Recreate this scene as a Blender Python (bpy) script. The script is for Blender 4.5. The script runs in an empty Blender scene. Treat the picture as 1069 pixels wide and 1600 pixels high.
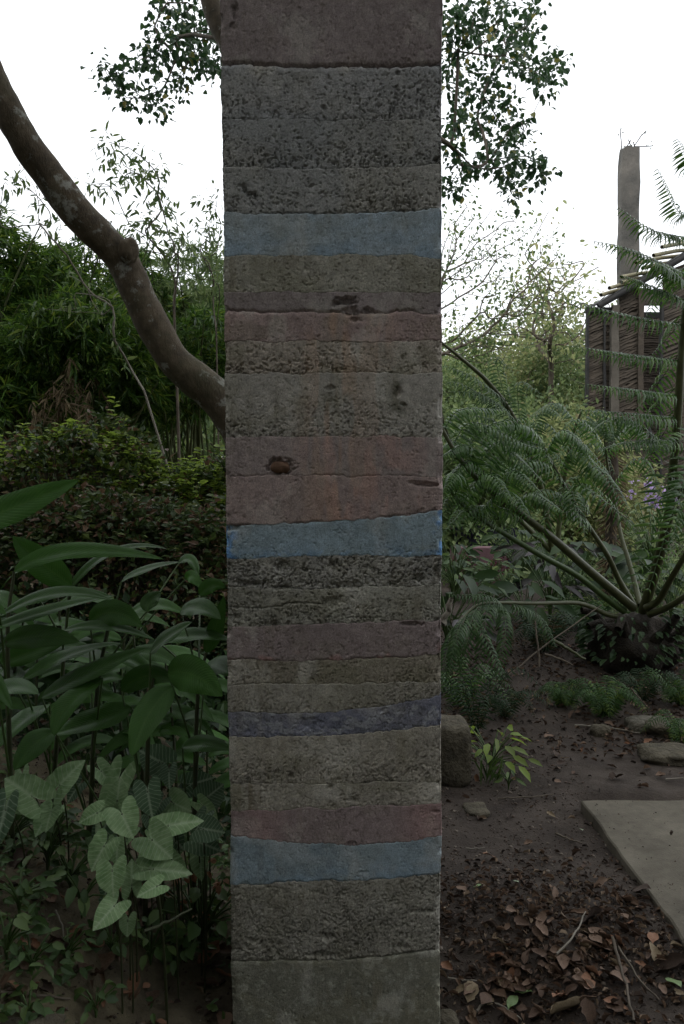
import bpy, math
import numpy as np
from mathutils import Vector, Matrix, Euler
R_ = np.random.default_rng(7)
PI = math.pi
scene = bpy.context.scene
COL = scene.collection
# ------------------------------------------------------------------ camera
CAM_H = 1.5
PITCH = -1.5
F = 1244.0
cam_data = bpy.data.cameras.new('camera')
cam_data.sensor_fit = 'VERTICAL'; cam_data.sensor_height = 36.0; cam_data.lens = 36.0 * F / 1600
cam_data.clip_start = 0.05; cam_data.clip_end = 900
cam = bpy.data.objects.new('camera', cam_data); COL.objects.link(cam)
cam.location = (0, 0, CAM_H); cam.rotation_euler = (math.radians(90 + PITCH), 0, 0)
scene.camera = cam
# ------------------------------------------------------------------ sky, sun, exposure
SUN_EL, SUN_ROT = 58, 200
w = bpy.data.worlds.new('World'); scene.world = w; w.use_nodes = True
nt = w.node_tree; nt.nodes.clear()
out = nt.nodes.new('ShaderNodeOutputWorld'); bg = nt.nodes.new('ShaderNodeBackground')
sky = nt.nodes.new('ShaderNodeTexSky'); sky.sky_type = 'NISHITA'; sky.sun_disc = False
sky.sun_elevation = math.radians(SUN_EL); sky.sun_rotation = math.radians(SUN_ROT)
sky.air_density = 1.0; sky.dust_density = 3.0
mixw = nt.nodes.new('ShaderNodeMix'); mixw.data_type = 'RGBA'; mixw.inputs[0].default_value = 0.88
mixw.inputs[7].default_value = (12.3, 12.6, 13.0, 1)          # an even white overcast
nt.links.new(sky.outputs[0], mixw.inputs[6]); nt.links.new(mixw.outputs[2], bg.inputs[0])
bg.inputs[1].default_value = 0.1
nt.links.new(bg.outputs[0], out.inputs[0])
sl = bpy.data.lights.new('sun', 'SUN'); sl.energy = 0.5; sl.angle = math.radians(25); sl.color = (1, .96, .9)
so = bpy.data.objects.new('sun', sl); COL.objects.link(so)
so.rotation_euler = (math.radians(90 - SUN_EL), 0, math.radians(180 - SUN_ROT))
so.location = (0, 0, 30)
scene.view_settings.view_transform = 'Standard'; scene.view_settings.look = 'None'
scene.view_settings.gamma = 1; scene.view_settings.use_curve_mapping = False
scene.view_settings.exposure = 0.5
scene.render.engine = 'CYCLES'
scene.cycles.max_bounces = 5; scene.cycles.diffuse_bounces = 3; scene.cycles.glossy_bounces = 2
scene.cycles.transmission_bounces = 3; scene.cycles.use_denoising = True
scene.cycles.use_adaptive_sampling = True

# ------------------------------------------------------------------ helpers
_p = math.radians(PITCH)
def P(px, py, d):
    """world point at real distance d (along the view axis) seen at photo pixel px, py"""
    x = (px - 534.5) / F * d; y = -(py - 800) / F * d
    return np.array([x, d * math.cos(_p) - y * math.sin(_p), CAM_H + d * math.sin(_p) + y * math.cos(_p)])
def ray(px, py):
    return P(px, py, 1.0) - np.array([0, 0, CAM_H])
def on_plane(px, py, q, n):
    r = ray(px, py); c = np.array([0, 0, CAM_H])
    return c + r * (np.dot(q - c, n) / np.dot(r, n))
def nrm(v):
    v = np.asarray(v, float); return v / np.maximum(np.linalg.norm(v, axis=-1, keepdims=True), 1e-9)
def ss(a, b, x):
    t = np.clip((x - a) / (b - a), 0, 1); return t * t * (3 - 2 * t)
def _hash(i, j, s):
    h = (i.astype(np.int64) * 374761393 + j.astype(np.int64) * 668265263 + s * 974634777) & 0xffffffff
    h = ((h ^ (h >> 13)) * 1274126177) & 0xffffffff
    h = ((h ^ (h >> 16)) * 2246822519) & 0xffffffff
    return ((h ^ (h >> 15)) & 0xffffff) / 16777216.0
def vnoise(x, y, s=0):
    i = np.floor(x); j = np.floor(y); fx = x - i; fy = y - j
    fx = fx * fx * (3 - 2 * fx); fy = fy * fy * (3 - 2 * fy)
    a = _hash(i, j, s); b = _hash(i + 1, j, s); c = _hash(i, j + 1, s); d = _hash(i + 1, j + 1, s)
    return (a * (1 - fx) + b * fx) * (1 - fy) + (c * (1 - fx) + d * fx) * fy
def fbm(x, y, s=0, o=4):
    t = 0; a = .5; n = 0
    for k in range(o):
        t = t + a * vnoise(x * 2 ** k, y * 2 ** k, s + k * 17); n += a; a *= .5
    return t / n
def worley(x, y, s=0):
    i = np.floor(x); j = np.floor(y)
    f1 = np.full(x.shape, 9.0); f2 = f1.copy(); rid = np.zeros(x.shape)
    for di in (-1, 0, 1):
        for dj in (-1, 0, 1):
            a = i + di; b = j + dj
            d = np.hypot(a + _hash(a, b, s) - x, b + _hash(a, b, s + 5) - y)
            cl = d < f1
            f2 = np.where(cl, f1, np.minimum(f2, d)); rid = np.where(cl, _hash(a, b, s + 9), rid); f1 = np.where(cl, d, f1)
    return f1, f2, rid
def org(o):
    v = np.zeros(3)
    while o is not None:
        v = v + np.array(o.location); o = o.parent
    return v
def mk(name, V, Fs, mat, parent=None, uv=None, col=None, smooth=True, loc=None):
    """one mesh object from world-space vertices; Fs: array (n,3|4) or list of such"""
    V = np.asarray(V, float)
    base = org(parent) if parent is not None else (np.zeros(3) if loc is None else np.asarray(loc, float))
    V = V - base
    if not isinstance(Fs, list): Fs = [Fs]
    Fs = [np.asarray(f, np.int32) for f in Fs if len(f)]
    me = bpy.data.meshes.new(name)
    me.vertices.add(len(V)); me.vertices.foreach_set('co', V.astype(np.float32).ravel())
    li = np.concatenate([f.ravel() for f in Fs])
    tot = np.concatenate([np.full(len(f), f.shape[1], np.int32) for f in Fs])
    me.loops.add(len(li)); me.loops.foreach_set('vertex_index', li)
    me.polygons.add(len(tot)); me.polygons.foreach_set('loop_start', np.concatenate([[0], np.cumsum(tot)[:-1]]).astype(np.int32))
    me.update(calc_edges=True)
    me.polygons.foreach_set('use_smooth', np.full(len(tot), smooth))
    if uv is not None:
        l = me.uv_layers.new(name='UVMap'); l.data.foreach_set('uv', np.asarray(uv, np.float32)[li].ravel())
    if col is not None:
        a = me.color_attributes.new('col', 'FLOAT_COLOR', 'POINT')
        a.data.foreach_set('color', np.c_[np.asarray(col), np.ones(len(V))].astype(np.float32).ravel())
    me.materials.append(mat)
    o = bpy.data.objects.new(name, me); COL.objects.link(o)
    if parent is not None: o.parent = parent
    elif loc is not None: o.location = tuple(base)
    return o
def tag(o, label=None, cat=None, group=None, kind=None):
    if label: o['label'] = label
    if cat: o['category'] = cat
    if group: o['group'] = group
    if kind: o['kind'] = kind
    return o
def thing(name, label, cat, loc, group=None):
    o = bpy.data.objects.new(name, None); COL.objects.link(o); o.location = tuple(float(c) for c in loc); o.empty_display_size = .1
    return tag(o, label, cat, group)
def tube(pts, rad, sides=6, cap=True):
    pts = np.asarray(pts, float); n = len(pts); rad = np.broadcast_to(np.asarray(rad, float), (n,))
    t = nrm(np.gradient(pts, axis=0))
    a = np.array([0, 0, 1.0]) if abs(t[0][2]) < .9 else np.array([1.0, 0, 0])
    u = nrm(np.cross(t[0], a)); V = []
    for k in range(n):
        u = nrm(u - t[k] * np.dot(u, t[k])); v = np.cross(t[k], u)
        th = np.arange(sides) * 2 * PI / sides
        V.append(pts[k] + rad[k] * (np.cos(th)[:, None] * u + np.sin(th)[:, None] * v))
    V = np.concatenate(V); i = np.arange(sides); j = (i + 1) % sides; Fq = []
    for k in range(n - 1):
        Fq.append(np.c_[k * sides + i, k * sides + j, (k + 1) * sides + j, (k + 1) * sides + i])
    return V, np.concatenate(Fq)
class Buf:
    def __init__(s): s.V = []; s.F = {3: [], 4: []}; s.U = []; s.n = 0
    def add(s, V, Fc, uv=None):
        V = np.asarray(V, float)
        for f in (Fc if isinstance(Fc, list) else [Fc]):
            f = np.asarray(f)
            if len(f): s.F[f.shape[1]].append(f + s.n)
        s.V.append(V); s.U.append(np.zeros((len(V), 2)) if uv is None else uv); s.n += len(V); return s
    def build(s, name, mat, parent=None, smooth=True, loc=None, uv=False):
        fs = [np.concatenate(s.F[k]) for k in (3, 4) if s.F[k]]
        return mk(name, np.concatenate(s.V), fs, mat, parent, uv=np.concatenate(s.U) if uv else None, smooth=smooth, loc=loc)
def scatter(tV, tF, pos, d, n, size, width=1.0):
    """copies of a template leaf (x side, y along, z normal) merged into one array"""
    pos = np.asarray(pos, float); N = len(pos); d = nrm(d); s = nrm(np.cross(d, n)); m = np.cross(s, d)
    size = np.broadcast_to(np.asarray(size, float), (N,)); width = np.broadcast_to(np.asarray(width, float), (N,))
    V = pos[:, None] + size[:, None, None] * (tV[None, :, 0:1] * width[:, None, None] * s[:, None] + tV[None, :, 1:2] * d[:, None] + tV[None, :, 2:3] * m[:, None])
    Fa = [(f[None] + (np.arange(N) * len(tV))[:, None, None]).reshape(-1, f.shape[1]) for f in tF]
    return V.reshape(-1, 3), Fa
# leaf templates
def lf(wd, k=.4, fold=.12, droop=-.12):
    return (np.array([[0, 0, 0], [-wd / 2, k, fold * wd], [0, 1, droop], [wd / 2, k, fold * wd]]), [np.array([[0, 2, 1], [0, 3, 2]])])
def lf6(wd, k1=.25, k2=.65, fold=.15, droop=-.15):
    return (np.array([[0, 0, 0], [-wd * .42, k1, fold * wd], [0, k1, 0], [wd * .42, k1, fold * wd], [-wd * .4, k2, fold * wd - .03], [0, k2, -.03], [wd * .4, k2, fold * wd - .03], [0, 1, droop]]),
            [np.array([[0, 2, 1], [0, 3, 2], [4, 5, 7], [5, 6, 7]]), np.array([[1, 2, 5, 4], [2, 3, 6, 5]])])
SIMPLE = lf(.62, .42, .2); NARROW = lf(.13, .35); OVAL = lf6(.55); BROAD = lf6(.8, .22, .6); LANCE = lf6(.3); BLADE = lf6(.16, .3, .7, .2, -.3)
ARCH = (np.array([[0, 0, 0], [-.085, .22, .10], [0, .22, .12], [.085, .22, .10], [-.075, .58, .02], [0, .60, .04], [.075, .58, .02], [0, .93, -.34]]), LANCE[1])
def rnd(n, k=3): return R_.normal(size=(n, k))
def bez(a, b, c, n):
    t = np.linspace(0, 1, n)[:, None]; return (1 - t) ** 2 * a + 2 * t * (1 - t) * b + t * t * c
def smooth_line(pts, n=4):
    pts = np.asarray(pts, float)
    if len(pts) < 3: return pts
    q = np.vstack([2 * pts[0] - pts[1], pts, 2 * pts[-1] - pts[-2]]); o = []
    for i in range(1, len(q) - 2):
        for t in np.arange(n) / n:
            o.append(.5 * ((2 * q[i]) + (q[i + 1] - q[i - 1]) * t + (2 * q[i - 1] - 5 * q[i] + 4 * q[i + 1] - q[i + 2]) * t * t + (3 * q[i] - q[i - 1] - 3 * q[i + 1] + q[i + 2]) * t ** 3))
    o.append(pts[-1]); return np.array(o)

# ------------------------------------------------------------------ materials
def mat_new(name):
    m = bpy.data.materials.new(name); m.use_nodes = True; n = m.node_tree
    b = n.nodes['Principled BSDF']; return m, n, b
def N(n, t, **k):
    x = n.nodes.new('ShaderNode' + t)
    for a, v in k.items(): setattr(x, a, v)
    return x
def ramp(n, stops, src):
    r = N(n, 'ValToRGB'); e = r.color_ramp.elements
    while len(e) < len(stops): e.new(.5)
    for i, (p, c) in enumerate(stops): e[i].position = p; e[i].color = (*c, 1)
    n.links.new(src, r.inputs[0]); return r.outputs[0]
def noise(n, sc, det=4, rough=.6, vec=None):
    t = N(n, 'TexNoise'); t.inputs['Scale'].default_value = sc; t.inputs['Detail'].default_value = det; t.inputs['Roughness'].default_value = rough
    if vec is None: vec = N(n, 'TexCoord').outputs['Object']
    n.links.new(vec, t.inputs['Vector']); return t.outputs['Fac']
def bump(n, b, src, st, dist):
    x = N(n, 'Bump'); x.inputs['Strength'].default_value = st; x.inputs['Distance'].default_value = dist
    n.links.new(src, x.inputs['Height']); n.links.new(x.outputs[0], b.inputs['Normal'])
def leaf_mat(name, stops, rough=.45, trans=.25, spec=.4):
    m, n, b = mat_new(name)
    g = N(n, 'NewGeometry')
    c = ramp(n, stops, g.outputs['Random Per Island'])
    n.links.new(c, b.inputs['Base Color']); b.inputs['Roughness'].default_value = rough; b.inputs['Specular IOR Level'].default_value = spec
    if trans:
        t = N(n, 'BsdfTranslucent'); hs = N(n, 'HueSaturation'); hs.inputs['Value'].default_value = 1.5; hs.inputs['Hue'].default_value = .49
        n.links.new(c, hs.inputs['Color']); n.links.new(hs.outputs[0], t.inputs[0])
        mx = N(n, 'MixShader'); mx.inputs[0].default_value = trans
        n.links.new(b.outputs[0], mx.inputs[1]); n.links.new(t.outputs[0], mx.inputs[2]); n.links.new(mx.outputs[0], n.nodes['Material Output'].inputs[0])
    return m
def rough_mat(name, stops, sc=8, rough=.9, bst=.5, bdist=.01, bsc=60, det=6):
    m, n, b = mat_new(name)
    n.links.new(ramp(n, stops, noise(n, sc, det)), b.inputs['Base Color']); b.inputs['Roughness'].default_value = rough
    bump(n, b, noise(n, bsc, 5), bst, bdist); return m
M = {}
M['bamboo_leaf'] = leaf_mat('bamboo_leaf', [(0, (.018, .050, .010)), (.45, (.045, .10, .015)), (.8, (.085, .17, .024)), (1, (.17, .22, .035))], .45, .3, .3)
M['bamboo_lit'] = leaf_mat('bamboo_lit', [(0, (.05, .10, .02)), (.6, (.10, .17, .03)), (1, (.20, .24, .05))])
M['dry_bamboo'] = leaf_mat('dry_bamboo', [(0, (.09, .065, .035)), (.6, (.16, .12, .065)), (1, (.06, .07, .025))], .7)
M['culm'] = rough_mat('culm', [(.3, (.04, .06, .02)), (.7, (.10, .11, .04))], 4)
M['hedge_leaf'] = leaf_mat('hedge_leaf', [(0, (.03, .06, .018)), (.5, (.055, .09, .025)), (.70, (.10, .14, .035)), (.76, (.13, .085, .045)), (1, (.11, .065, .04))])
M['lime_leaf'] = leaf_mat('lime_leaf', [(0, (.15, .24, .035)), (.7, (.24, .34, .055)), (1, (.12, .17, .03))], .4, .45)
M['canopy_leaf'] = leaf_mat('canopy_leaf', [(0, (.02, .05, .02)), (.6, (.03, .075, .028)), (.93, (.05, .11, .035)), (1, (.25, .22, .05))], .5, .25)
M['far_leaf'] = leaf_mat('far_leaf', [(0, (.13, .16, .07)), (.5, (.23, .27, .11)), (.85, (.33, .36, .16)), (1, (.26, .21, .12))], .5, .45)  # lightened and greyed: distance haze is put into the leaf colour
M['far_green'] = leaf_mat('far_green', [(0, (.08, .13, .05)), (.6, (.14, .20, .08)), (1, (.22, .28, .11))], .5, .4)  # green with pale haze mixed into its colour
M['sap_leaf'] = leaf_mat('sap_leaf', [(0, (.05, .09, .03)), (.6, (.09, .15, .045)), (1, (.14, .19, .06))], .5, .35)
M['fern'] = leaf_mat('fern', [(0, (.028, .075, .016)), (.6, (.055, .13, .026)), (1, (.10, .19, .04))], .27, .3, .5)
M['fern_grey'] = leaf_mat('fern_grey', [(0, (.035, .075, .028)), (1, (.07, .13, .045))], .35, .25, .4)
M['fern_floor'] = leaf_mat('fern_floor', [(0, (.025, .055, .016)), (.7, (.045, .10, .025)), (1, (.10, .15, .03))], .5, .25, .2)
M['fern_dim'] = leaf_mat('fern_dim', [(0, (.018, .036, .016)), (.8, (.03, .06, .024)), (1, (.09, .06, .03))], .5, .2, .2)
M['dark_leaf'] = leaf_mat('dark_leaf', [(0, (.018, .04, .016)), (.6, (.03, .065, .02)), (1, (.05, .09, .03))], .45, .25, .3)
M['cordyline'] = leaf_mat('cordyline', [(0, (.030, .022, .026)), (.5, (.035, .045, .03)), (1, (.06, .045, .055))], .35)
M['weed'] = leaf_mat('weed', [(0, (.04, .08, .025)), (.6, (.07, .13, .04)), (1, (.11, .17, .05))], .45, .3)
M['red_leaf'] = leaf_mat('red_leaf', [(0, (.10, .02, .03)), (1, (.2, .05, .07))], .6)
M['petal'] = leaf_mat('petal', [(0, (.35, .25, .5)), (1, (.55, .42, .65))], .6, .3)
M['brown_petal'] = leaf_mat('brown_petal', [(0, (.22, .11, .06)), (1, (.3, .16, .09))], .6, .2)
M['dead'] = leaf_mat('dead', [(0, (.04, .026, .018)), (.4, (.085, .052, .034)), (.75, (.15, .095, .06)), (1, (.24, .18, .12))], .75, .08)
M['dead_dark'] = leaf_mat('dead_dark', [(0, (.02, .014, .011)), (.5, (.05, .033, .024)), (.85, (.09, .055, .035)), (1, (.16, .12, .08))], .8, 0)
M['grass'] = leaf_mat('grass', [(0, (.03, .06, .02)), (1, (.08, .14, .03))], .5)
M['stalk'] = rough_mat('stalk', [(.3, (.05, .055, .02)), (.7, (.085, .095, .035))], 20, .45, .15, .002)
M['green_stem'] = rough_mat('green_stem', [(.3, (.04, .08, .02)), (.7, (.07, .12, .03))], 20, .45, .1, .002)
M['dark_stem'] = rough_mat('dark_stem', [(.3, (.03, .04, .015)), (.7, (.05, .06, .02))], 20, .6, .2, .002)
M['twig'] = rough_mat('twig', [(.3, (.07, .055, .04)), (.7, (.14, .115, .085))], 15, .85, .4, .003)
M['pale_twig'] = rough_mat('pale_twig', [(.3, (.16, .14, .11)), (.7, (.26, .24, .20))], 12, .85, .3, .003)
M['crown_dark'] = rough_mat('crown_dark', [(.3, (.015, .012, .008)), (.7, (.04, .03, .02))], 20, .95, 1, .02)
M['wood'] = rough_mat('wood', [(.25, (.030, .024, .017)), (.7, (.085, .066, .048))], 6, .85, .5, .01)
M['wood_grey'] = rough_mat('wood_grey', [(.25, (.07, .06, .048)), (.7, (.13, .115, .095))], 5, .9, .4, .01)
M['pole_bamboo'] = rough_mat('pole_bamboo', [(.3, (.18, .16, .09)), (.7, (.30, .27, .17))], 5, .6, .2, .005)
M['black_beam'] = rough_mat('black_beam', [(.3, (.012, .012, .012)), (.7, (.03, .028, .026))], 5, .8, .4, .01)
M['stone'] = rough_mat('stone', [(.3, (.045, .038, .026)), (.5, (.095, .082, .055)), (.75, (.16, .14, .10))], 14, .95, 1, .03, 40, 9)
M['pale_stone'] = rough_mat('pale_stone', [(.3, (.07, .065, .045)), (.5, (.12, .11, .085)), (.75, (.19, .175, .14))], 14, .95, 1, .03, 40, 9)
M['pink_wall'] = rough_mat('pink_wall', [(.3, (.13, .07, .08)), (.7, (.21, .12, .135))], 4, .9, .3, .01)
M['purple_wall'] = rough_mat('purple_wall', [(.3, (.028, .024, .06)), (.7, (.05, .04, .09))], 4, .9, .3, .01)
# bark with lichen patches
m, n, b = mat_new('bark'); tc = N(n, 'TexCoord').outputs['Object']
c1 = ramp(n, [(.3, (.028, .021, .012)), (.5, (.080, .060, .036)), (.72, (.15, .12, .08))], noise(n, 11, 9, .75))
lm = ramp(n, [(.56, (0, 0, 0)), (.63, (1, 1, 1))], noise(n, 10, 7, .7))
mx = N(n, 'Mix', data_type='RGBA'); n.links.new(lm, mx.inputs[0]); n.links.new(c1, mx.inputs[6]); mx.inputs[7].default_value = (.25, .25, .22, 1)
gm = ramp(n, [(.5, (0, 0, 0)), (.7, (1, 1, 1))], noise(n, 3, 4, .6))
mx2 = N(n, 'Mix', data_type='RGBA'); fac = N(n, 'Math', operation='MULTIPLY'); n.links.new(gm, fac.inputs[0]); fac.inputs[1].default_value = .5
n.links.new(fac.outputs[0], mx2.inputs[0]); n.links.new(mx.outputs[2], mx2.inputs[6]); mx2.inputs[7].default_value = (.07, .075, .035, 1)
n.links.new(mx2.outputs[2], b.inputs['Base Color']); b.inputs['Roughness'].default_value = .85
mp = N(n, 'Mapping'); n.links.new(tc, mp.inputs[0]); mp.inputs['Rotation'].default_value = (0, math.radians(35), 0); mp.inputs['Scale'].default_value = (1, 1, .35)
bump(n, b, noise(n, 55, 6, .7, mp.outputs[0]), .7, .012)
M['bark'] = m
# soil
m, n, b = mat_new('soil')
c1 = ramp(n, [(.3, (.030, .022, .018)), (.5, (.060, .047, .038)), (.72, (.102, .082, .067))], noise(n, 3.5, 10, .7))
sp = ramp(n, [(.66, (0, 0, 0)), (.74, (1, 1, 1))], noise(n, 70, 4, .7))
mx = N(n, 'Mix', data_type='RGBA'); fa = N(n, 'Math', operation='MULTIPLY'); fa.inputs[1].default_value = .6; n.links.new(sp, fa.inputs[0]); n.links.new(fa.outputs[0], mx.inputs[0])
n.links.new(c1, mx.inputs[6]); mx.inputs[7].default_value = (.16, .12, .09, 1); n.links.new(mx.outputs[2], b.inputs['Base Color'])
b.inputs['Roughness'].default_value = .92; b.inputs['Specular IOR Level'].default_value = .3
bump(n, b, noise(n, 45, 8, .75), .9, .02); M['soil'] = m
sx = N(n, 'SeparateXYZ'); n.links.new(N(n, 'TexCoord').outputs['Object'], sx.inputs[0])
mr = N(n, 'MapRange'); mr.inputs[1].default_value = -.15; mr.inputs[2].default_value = -.5; n.links.new(sx.outputs[0], mr.inputs[0])
mm = ramp(n, [(.35, (.15, .15, .15)), (.6, (1, 1, 1))], noise(n, 4, 6, .7)); ml = N(n, 'Math', operation='MULTIPLY'); n.links.new(mr.outputs[0], ml.inputs[0]); n.links.new(mm, ml.inputs[1])
mk_ = N(n, 'Mix', data_type='RGBA'); n.links.new(ml.outputs[0], mk_.inputs[0]); n.links.new(mx.outputs[2], mk_.inputs[6]); mk_.inputs[7].default_value = (.18, .155, .095, 1); n.links.new(mk_.outputs[2], b.inputs['Base Color'])
# slab concrete
m, n, b = mat_new('slab_concrete')
c1 = ramp(n, [(.30, (.035, .03, .02)), (.42, (.085, .074, .054)), (.55, (.125, .11, .082)), (.7, (.17, .15, .115))], noise(n, 2.8, 10, .78))
sp = ramp(n, [(.30, (1, 1, 1)), (.36, (0, 0, 0))], noise(n, 90, 3, .6))
mx = N(n, 'Mix', data_type='RGBA'); fa = N(n, 'Math', operation='MULTIPLY'); fa.inputs[1].default_value = .7; n.links.new(sp, fa.inputs[0]); n.links.new(fa.outputs[0], mx.inputs[0])
n.links.new(c1, mx.inputs[6]); mx.inputs[7].default_value = (.06, .05, .035, 1); n.links.new(mx.outputs[2], b.inputs['Base Color'])
b.inputs['Roughness'].default_value = .9; bump(n, b, noise(n, 120, 5, .7), .5, .006); M['slab'] = m
# big smooth leaf with midrib and side veins along its uv (u 0..1 across, v 0..1 along)
def vein_mat(name, dark, light, vein, arrow=False, trans=.2, veinamt=.5, rough=.38, nv=9):
    m, n, b = mat_new(name); uvn = N(n, 'TexCoord').outputs['UV']; sx = N(n, 'SeparateXYZ'); n.links.new(uvn, sx.inputs[0])
    def mt(op, a, c=None, d=None):
        x = N(n, 'Math', operation=op)
        for i, v in enumerate((a, c, d)):
            if v is None: continue
            if isinstance(v, (int, float)): x.inputs[i].default_value = v
            else: n.links.new(v, x.inputs[i])
        return x.outputs[0]
    ax = mt('ABSOLUTE', mt('SUBTRACT', sx.outputs[0], .5))
    mid = mt('SUBTRACT', 1, mt('MULTIPLY', ax, 28 if arrow else 45)); mid = mt('MAXIMUM', mid, 0)
    q = mt('MULTIPLY', mt('SUBTRACT', sx.outputs[1], mt('MULTIPLY', ax, .75)), nv)
    if arrow: q = mt('ADD', q, mt('MULTIPLY', noise(n, 22, 3, .6), 1.3))
    fr = mt('ABSOLUTE', mt('SUBTRACT', mt('FRACT', q), .5))
    side = mt('MAXIMUM', mt('SUBTRACT', 1, mt('MULTIPLY', fr, 7 if arrow else 5)), 0)
    vf = mt('MINIMUM', mt('ADD', mid, mt('MULTIPLY', side, .75)), 1)
    oi = N(n, 'ObjectInfo')
    base = ramp(n, [(.3, dark), (.72, light)], noise(n, 26 if arrow else 14, 6, .7))
    mx = N(n, 'Mix', data_type='RGBA'); n.links.new(mt('MULTIPLY', vf, veinamt), mx.inputs[0]); n.links.new(base, mx.inputs[6]); mx.inputs[7].default_value = (*vein, 1)
    hs = N(n, 'HueSaturation'); n.links.new(mx.outputs[2], hs.inputs['Color']); n.links.new(mt('ADD', .75, mt('MULTIPLY', oi.outputs['Random'], .45)), hs.inputs['Value'])
    n.links.new(hs.outputs[0], b.inputs['Base Color']); b.inputs['Roughness'].default_value = rough; b.inputs['Specular IOR Level'].default_value = .22
    bump(n, b, side, .25, .003)
    t = N(n, 'BsdfTranslucent'); n.links.new(hs.outputs[0], t.inputs[0]); ms = N(n, 'MixShader'); ms.inputs[0].default_value = trans
    n.links.new(b.outputs[0], ms.inputs[1]); n.links.new(t.outputs[0], ms.inputs[2]); n.links.new(ms.outputs[0], n.nodes['Material Output'].inputs[0])
    return m
M['ginger'] = vein_mat('ginger_leaf', (.030, .085, .014), (.045, .12, .02), (.10, .19, .04), nv=26, veinamt=.22)
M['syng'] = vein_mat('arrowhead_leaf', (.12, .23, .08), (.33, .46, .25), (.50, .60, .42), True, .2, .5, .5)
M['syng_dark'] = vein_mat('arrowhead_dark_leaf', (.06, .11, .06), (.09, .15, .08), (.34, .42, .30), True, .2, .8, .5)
# ------------------------------------------------------------------ ground
def gz(x, y):
    x = np.asarray(x, float); y = np.asarray(y, float)
    z = .50 * ss(.12, 1.15, -x) * ss(-1.5, 1.2, y) + .25 * ss(1.0, 3.0, -x)
    z = z + .33 * ss(4.5, 8.5, y) * (1 - .6 * ss(.2, 1.2, -x))
    z = z + .05 * np.exp(-(((x - .62) / .55) ** 2 + ((y - 2.75) / .33) ** 2))
    rough = 1 - .8 * ss(.95, 1.1, x) * ss(4.0, 3.9, y)
    bank = 1 + 2.0 * ss(.15, .5, -x)
    z = z - .09 * ss(2.75, 2.2, y) * ss(.75, .5, np.abs(x)) * ss(1.5, 1.9, y)
    z = z + (fbm(x * 3, y * 3, 3) - .5) * .035 * rough * bank + (fbm(x * 17, y * 17, 8, 3) - .5) * .014 * rough * bank
    z = z - .035 * ss(1.10, 1.2, x) * ss(3.95, 3.85, y)
    far = ss(25, 120, np.hypot(x, y)); z = z + far * (fbm(x * .02, y * .02, 11) * 4)
    return z
def gp(x, y): return np.array([x, y, float(gz(x, y))])
def axis(segs):
    o = [np.arange(a, b, s) for a, b, s in segs]; return np.unique(np.round(np.concatenate(o), 4))
gx = axis([(-400, -60, 40), (-60, -12, 4), (-12, -3, .4), (-3, 2.6, .022), (2.6, 12, .25), (12, 60, 4), (60, 401, 40)])
gy = axis([(-300, -40, 40), (-40, -6, 3), (-6, 1.2, .3), (1.2, 4.6, .022), (4.6, 9, .07), (9, 24, .8), (24, 60, 5), (60, 501, 40)])
GX, GY = np.meshgrid(gx, gy); nx, ny = len(gx), len(gy)
ii = (np.arange(ny - 1)[:, None] * nx + np.arange(nx - 1)).ravel()
g = mk('ground', np.c_[GX.ravel(), GY.ravel(), gz(GX, GY).ravel()], np.c_[ii, ii + 1, ii + nx + 1, ii + nx], M['soil'])
tag(g, 'dark trodden earth of a garden path and bank', kind='structure')

# ------------------------------------------------------------------ the layered column
def srgb(c):
    c = np.asarray(c, float); c = (c + (c.mean() - c) * GREY) / 255; return np.where(c <= .04045, c / 12.92, ((c + .055) / 1.055) ** 2.4)
K = 6.9
GREY = .40
D0 = 2.2; PX0, PX1 = 352.5, 691.5
XL = (PX0 - 534.5) / F * D0; XR = (PX1 - 534.5) / F * D0; TH = .46
YF = float(P(500, 800, D0)[1])
def pz(py):                                   # height on the column's front face
    t = -(py - 800) / F; r = ray(534.5, py); return CAM_H + r[2] / r[1] * YF
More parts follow.
